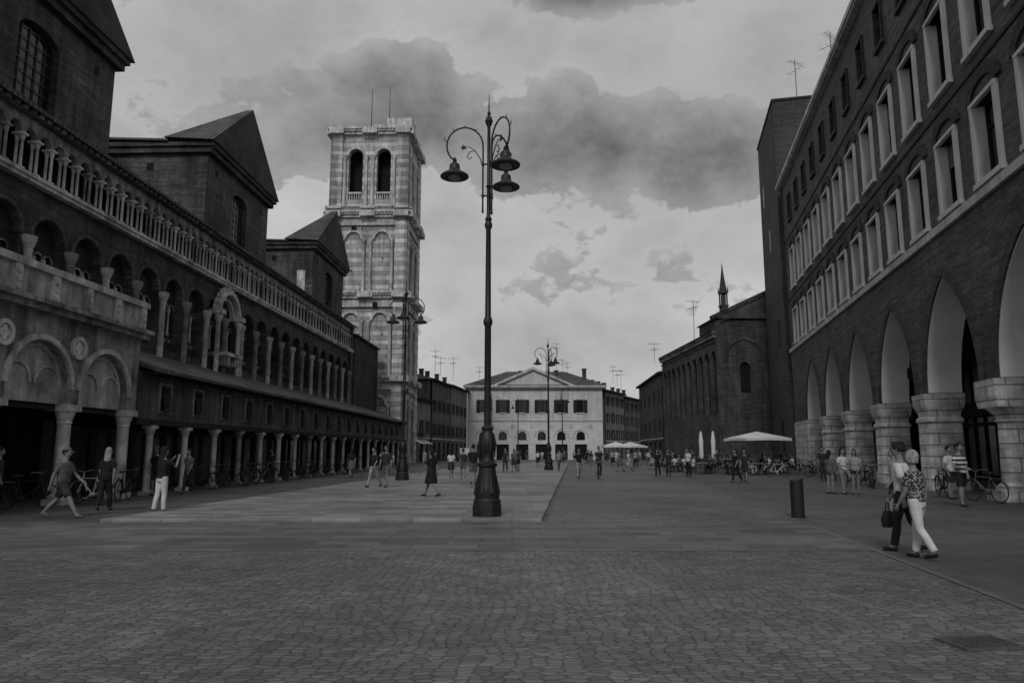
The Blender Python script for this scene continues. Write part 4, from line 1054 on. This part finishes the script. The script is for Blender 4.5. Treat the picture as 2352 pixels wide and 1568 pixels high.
# ------------------------------------------------------------------ camera
cam = bpy.data.cameras.new('camera'); co_ = bpy.data.objects.new('camera', cam); COL.objects.link(co_)
co_.location = (0,0,1.62); co_.rotation_euler = (R(98.53),0,0); cam.lens = 25.5; cam.sensor_width = 36; cam.clip_end = 3000
scene.camera = co_
sun_el, sun_az = 40, 192
sl = bpy.data.lights.new('sun', 'SUN'); sl.energy = 1.3; sl.angle = R(14); sl.color = (1,.99,.98)
so = bpy.data.objects.new('sun', sl); COL.objects.link(so)
dv = Vector((math.sin(R(sun_az))*math.cos(R(sun_el)), math.cos(R(sun_az))*math.cos(R(sun_el)), math.sin(R(sun_el))))
so.rotation_euler = dv.to_track_quat('Z', 'Y').to_euler(); so.location = (0,-10,60)
w = bpy.data.worlds.new('World'); scene.world = w; w.use_nodes = True
t = NT(w.node_tree); bgn = t.n['Background']
sky = t.new('ShaderNodeTexSky'); sky.sky_type = 'NISHITA'; sky.sun_disc = False; sky.sun_elevation = R(sun_el); sky.sun_rotation = R(sun_az)
sbw = t.new('ShaderNodeRGBToBW'); t.l.new(sky.outputs[0], sbw.inputs[0])
d = t.new('ShaderNodeTexCoord').outputs['Generated']
dx, dy, dz = t.sep(d)
st = t.vm('MULTIPLY', d, (1,1,1.5))
def puff(vec):
    a = t.noise(vec, 4.2, 7, .6)
    b_ = t.math('ABSOLUTE', t.math('SUBTRACT', t.noise(vec, 10.0, 4, .55), .5))
    return t.math('ADD', t.math('MULTIPLY', t.math('SUBTRACT', a, .5), 2.4), t.math('MULTIPLY', t.math('SUBTRACT', .09, b_), 1.3))
p1 = puff(st)
p2 = puff(t.vm('ADD', st, (-.010,0,.028)))
n4 = t.noise(st, 2.2, 3, .5)
tot = None
def blob(az, el, rx, rz_, wgt):
    global tot
    a, e = R(az), R(el); c = (math.sin(a)*math.cos(e), math.cos(a)*math.cos(e), math.sin(e))
    q = t.vm('MULTIPLY', t.vm('SUBTRACT', d, c), (1/rx, 1/rx, 1/rz_))
    ln = t.vm('LENGTH', q)
    g = t.math('MULTIPLY', t.mr(ln, 0, 1, 1, 0, 'SMOOTHERSTEP'), wgt)
    tot = g if tot is None else t.math('ADD', tot, g)
blob(-5,25.5,.42,.15,.42); blob(-18,25,.26,.12,.38); blob(9,35,.24,.07,.85); blob(12,23,.28,.14,.48); blob(21,22,.2,.12,.25)
blob(-21,32.5,.3,.07,-.3); blob(16,31,.16,.05,-.25); blob(-6,17,.16,.06,-.2); blob(-17,18.5,.1,.05,-.2); blob(14,14,.2,.07,.2)
dens = t.math('ADD', t.math('ADD', p1, .22), tot)
cov = t.mr(dens, .40, .50, 0, 1, 'SMOOTHSTEP')
rel = t.math('SUBTRACT', p1, p2)
light = t.math('ADD', t.math('ADD', .46, t.math('MULTIPLY', t.math('SUBTRACT', n4, .5), .45)), t.math('MULTIPLY', p1, .14))
body_ = t.mr(dens, .45, 1.25, .33, .10, 'SMOOTHSTEP')
darkc = t.math('ADD', body_, t.math('MULTIPLY', rel, .22))
mx = t.new('ShaderNodeMix'); mx.data_type = 'FLOAT'
t.put(mx.inputs[0], cov); t.put(mx.inputs[2], light); t.put(mx.inputs[3], darkc)
cl = t.math('MAXIMUM', mx.outputs[0], .06)
hz = t.mr(dz, .08, .32, 1.15, 1.0)
cl = t.math('MULTIPLY', cl, hz)
fin = t.math('ADD', t.math('MULTIPLY', cl, 9.7), t.math('MULTIPLY', sbw.outputs[0], .02))
t.l.new(fin, bgn.inputs['Color']); bgn.inputs['Strength'].default_value = .1
scene.view_settings.view_transform = 'Standard'; scene.view_settings.look = 'None'; scene.view_settings.exposure = 0
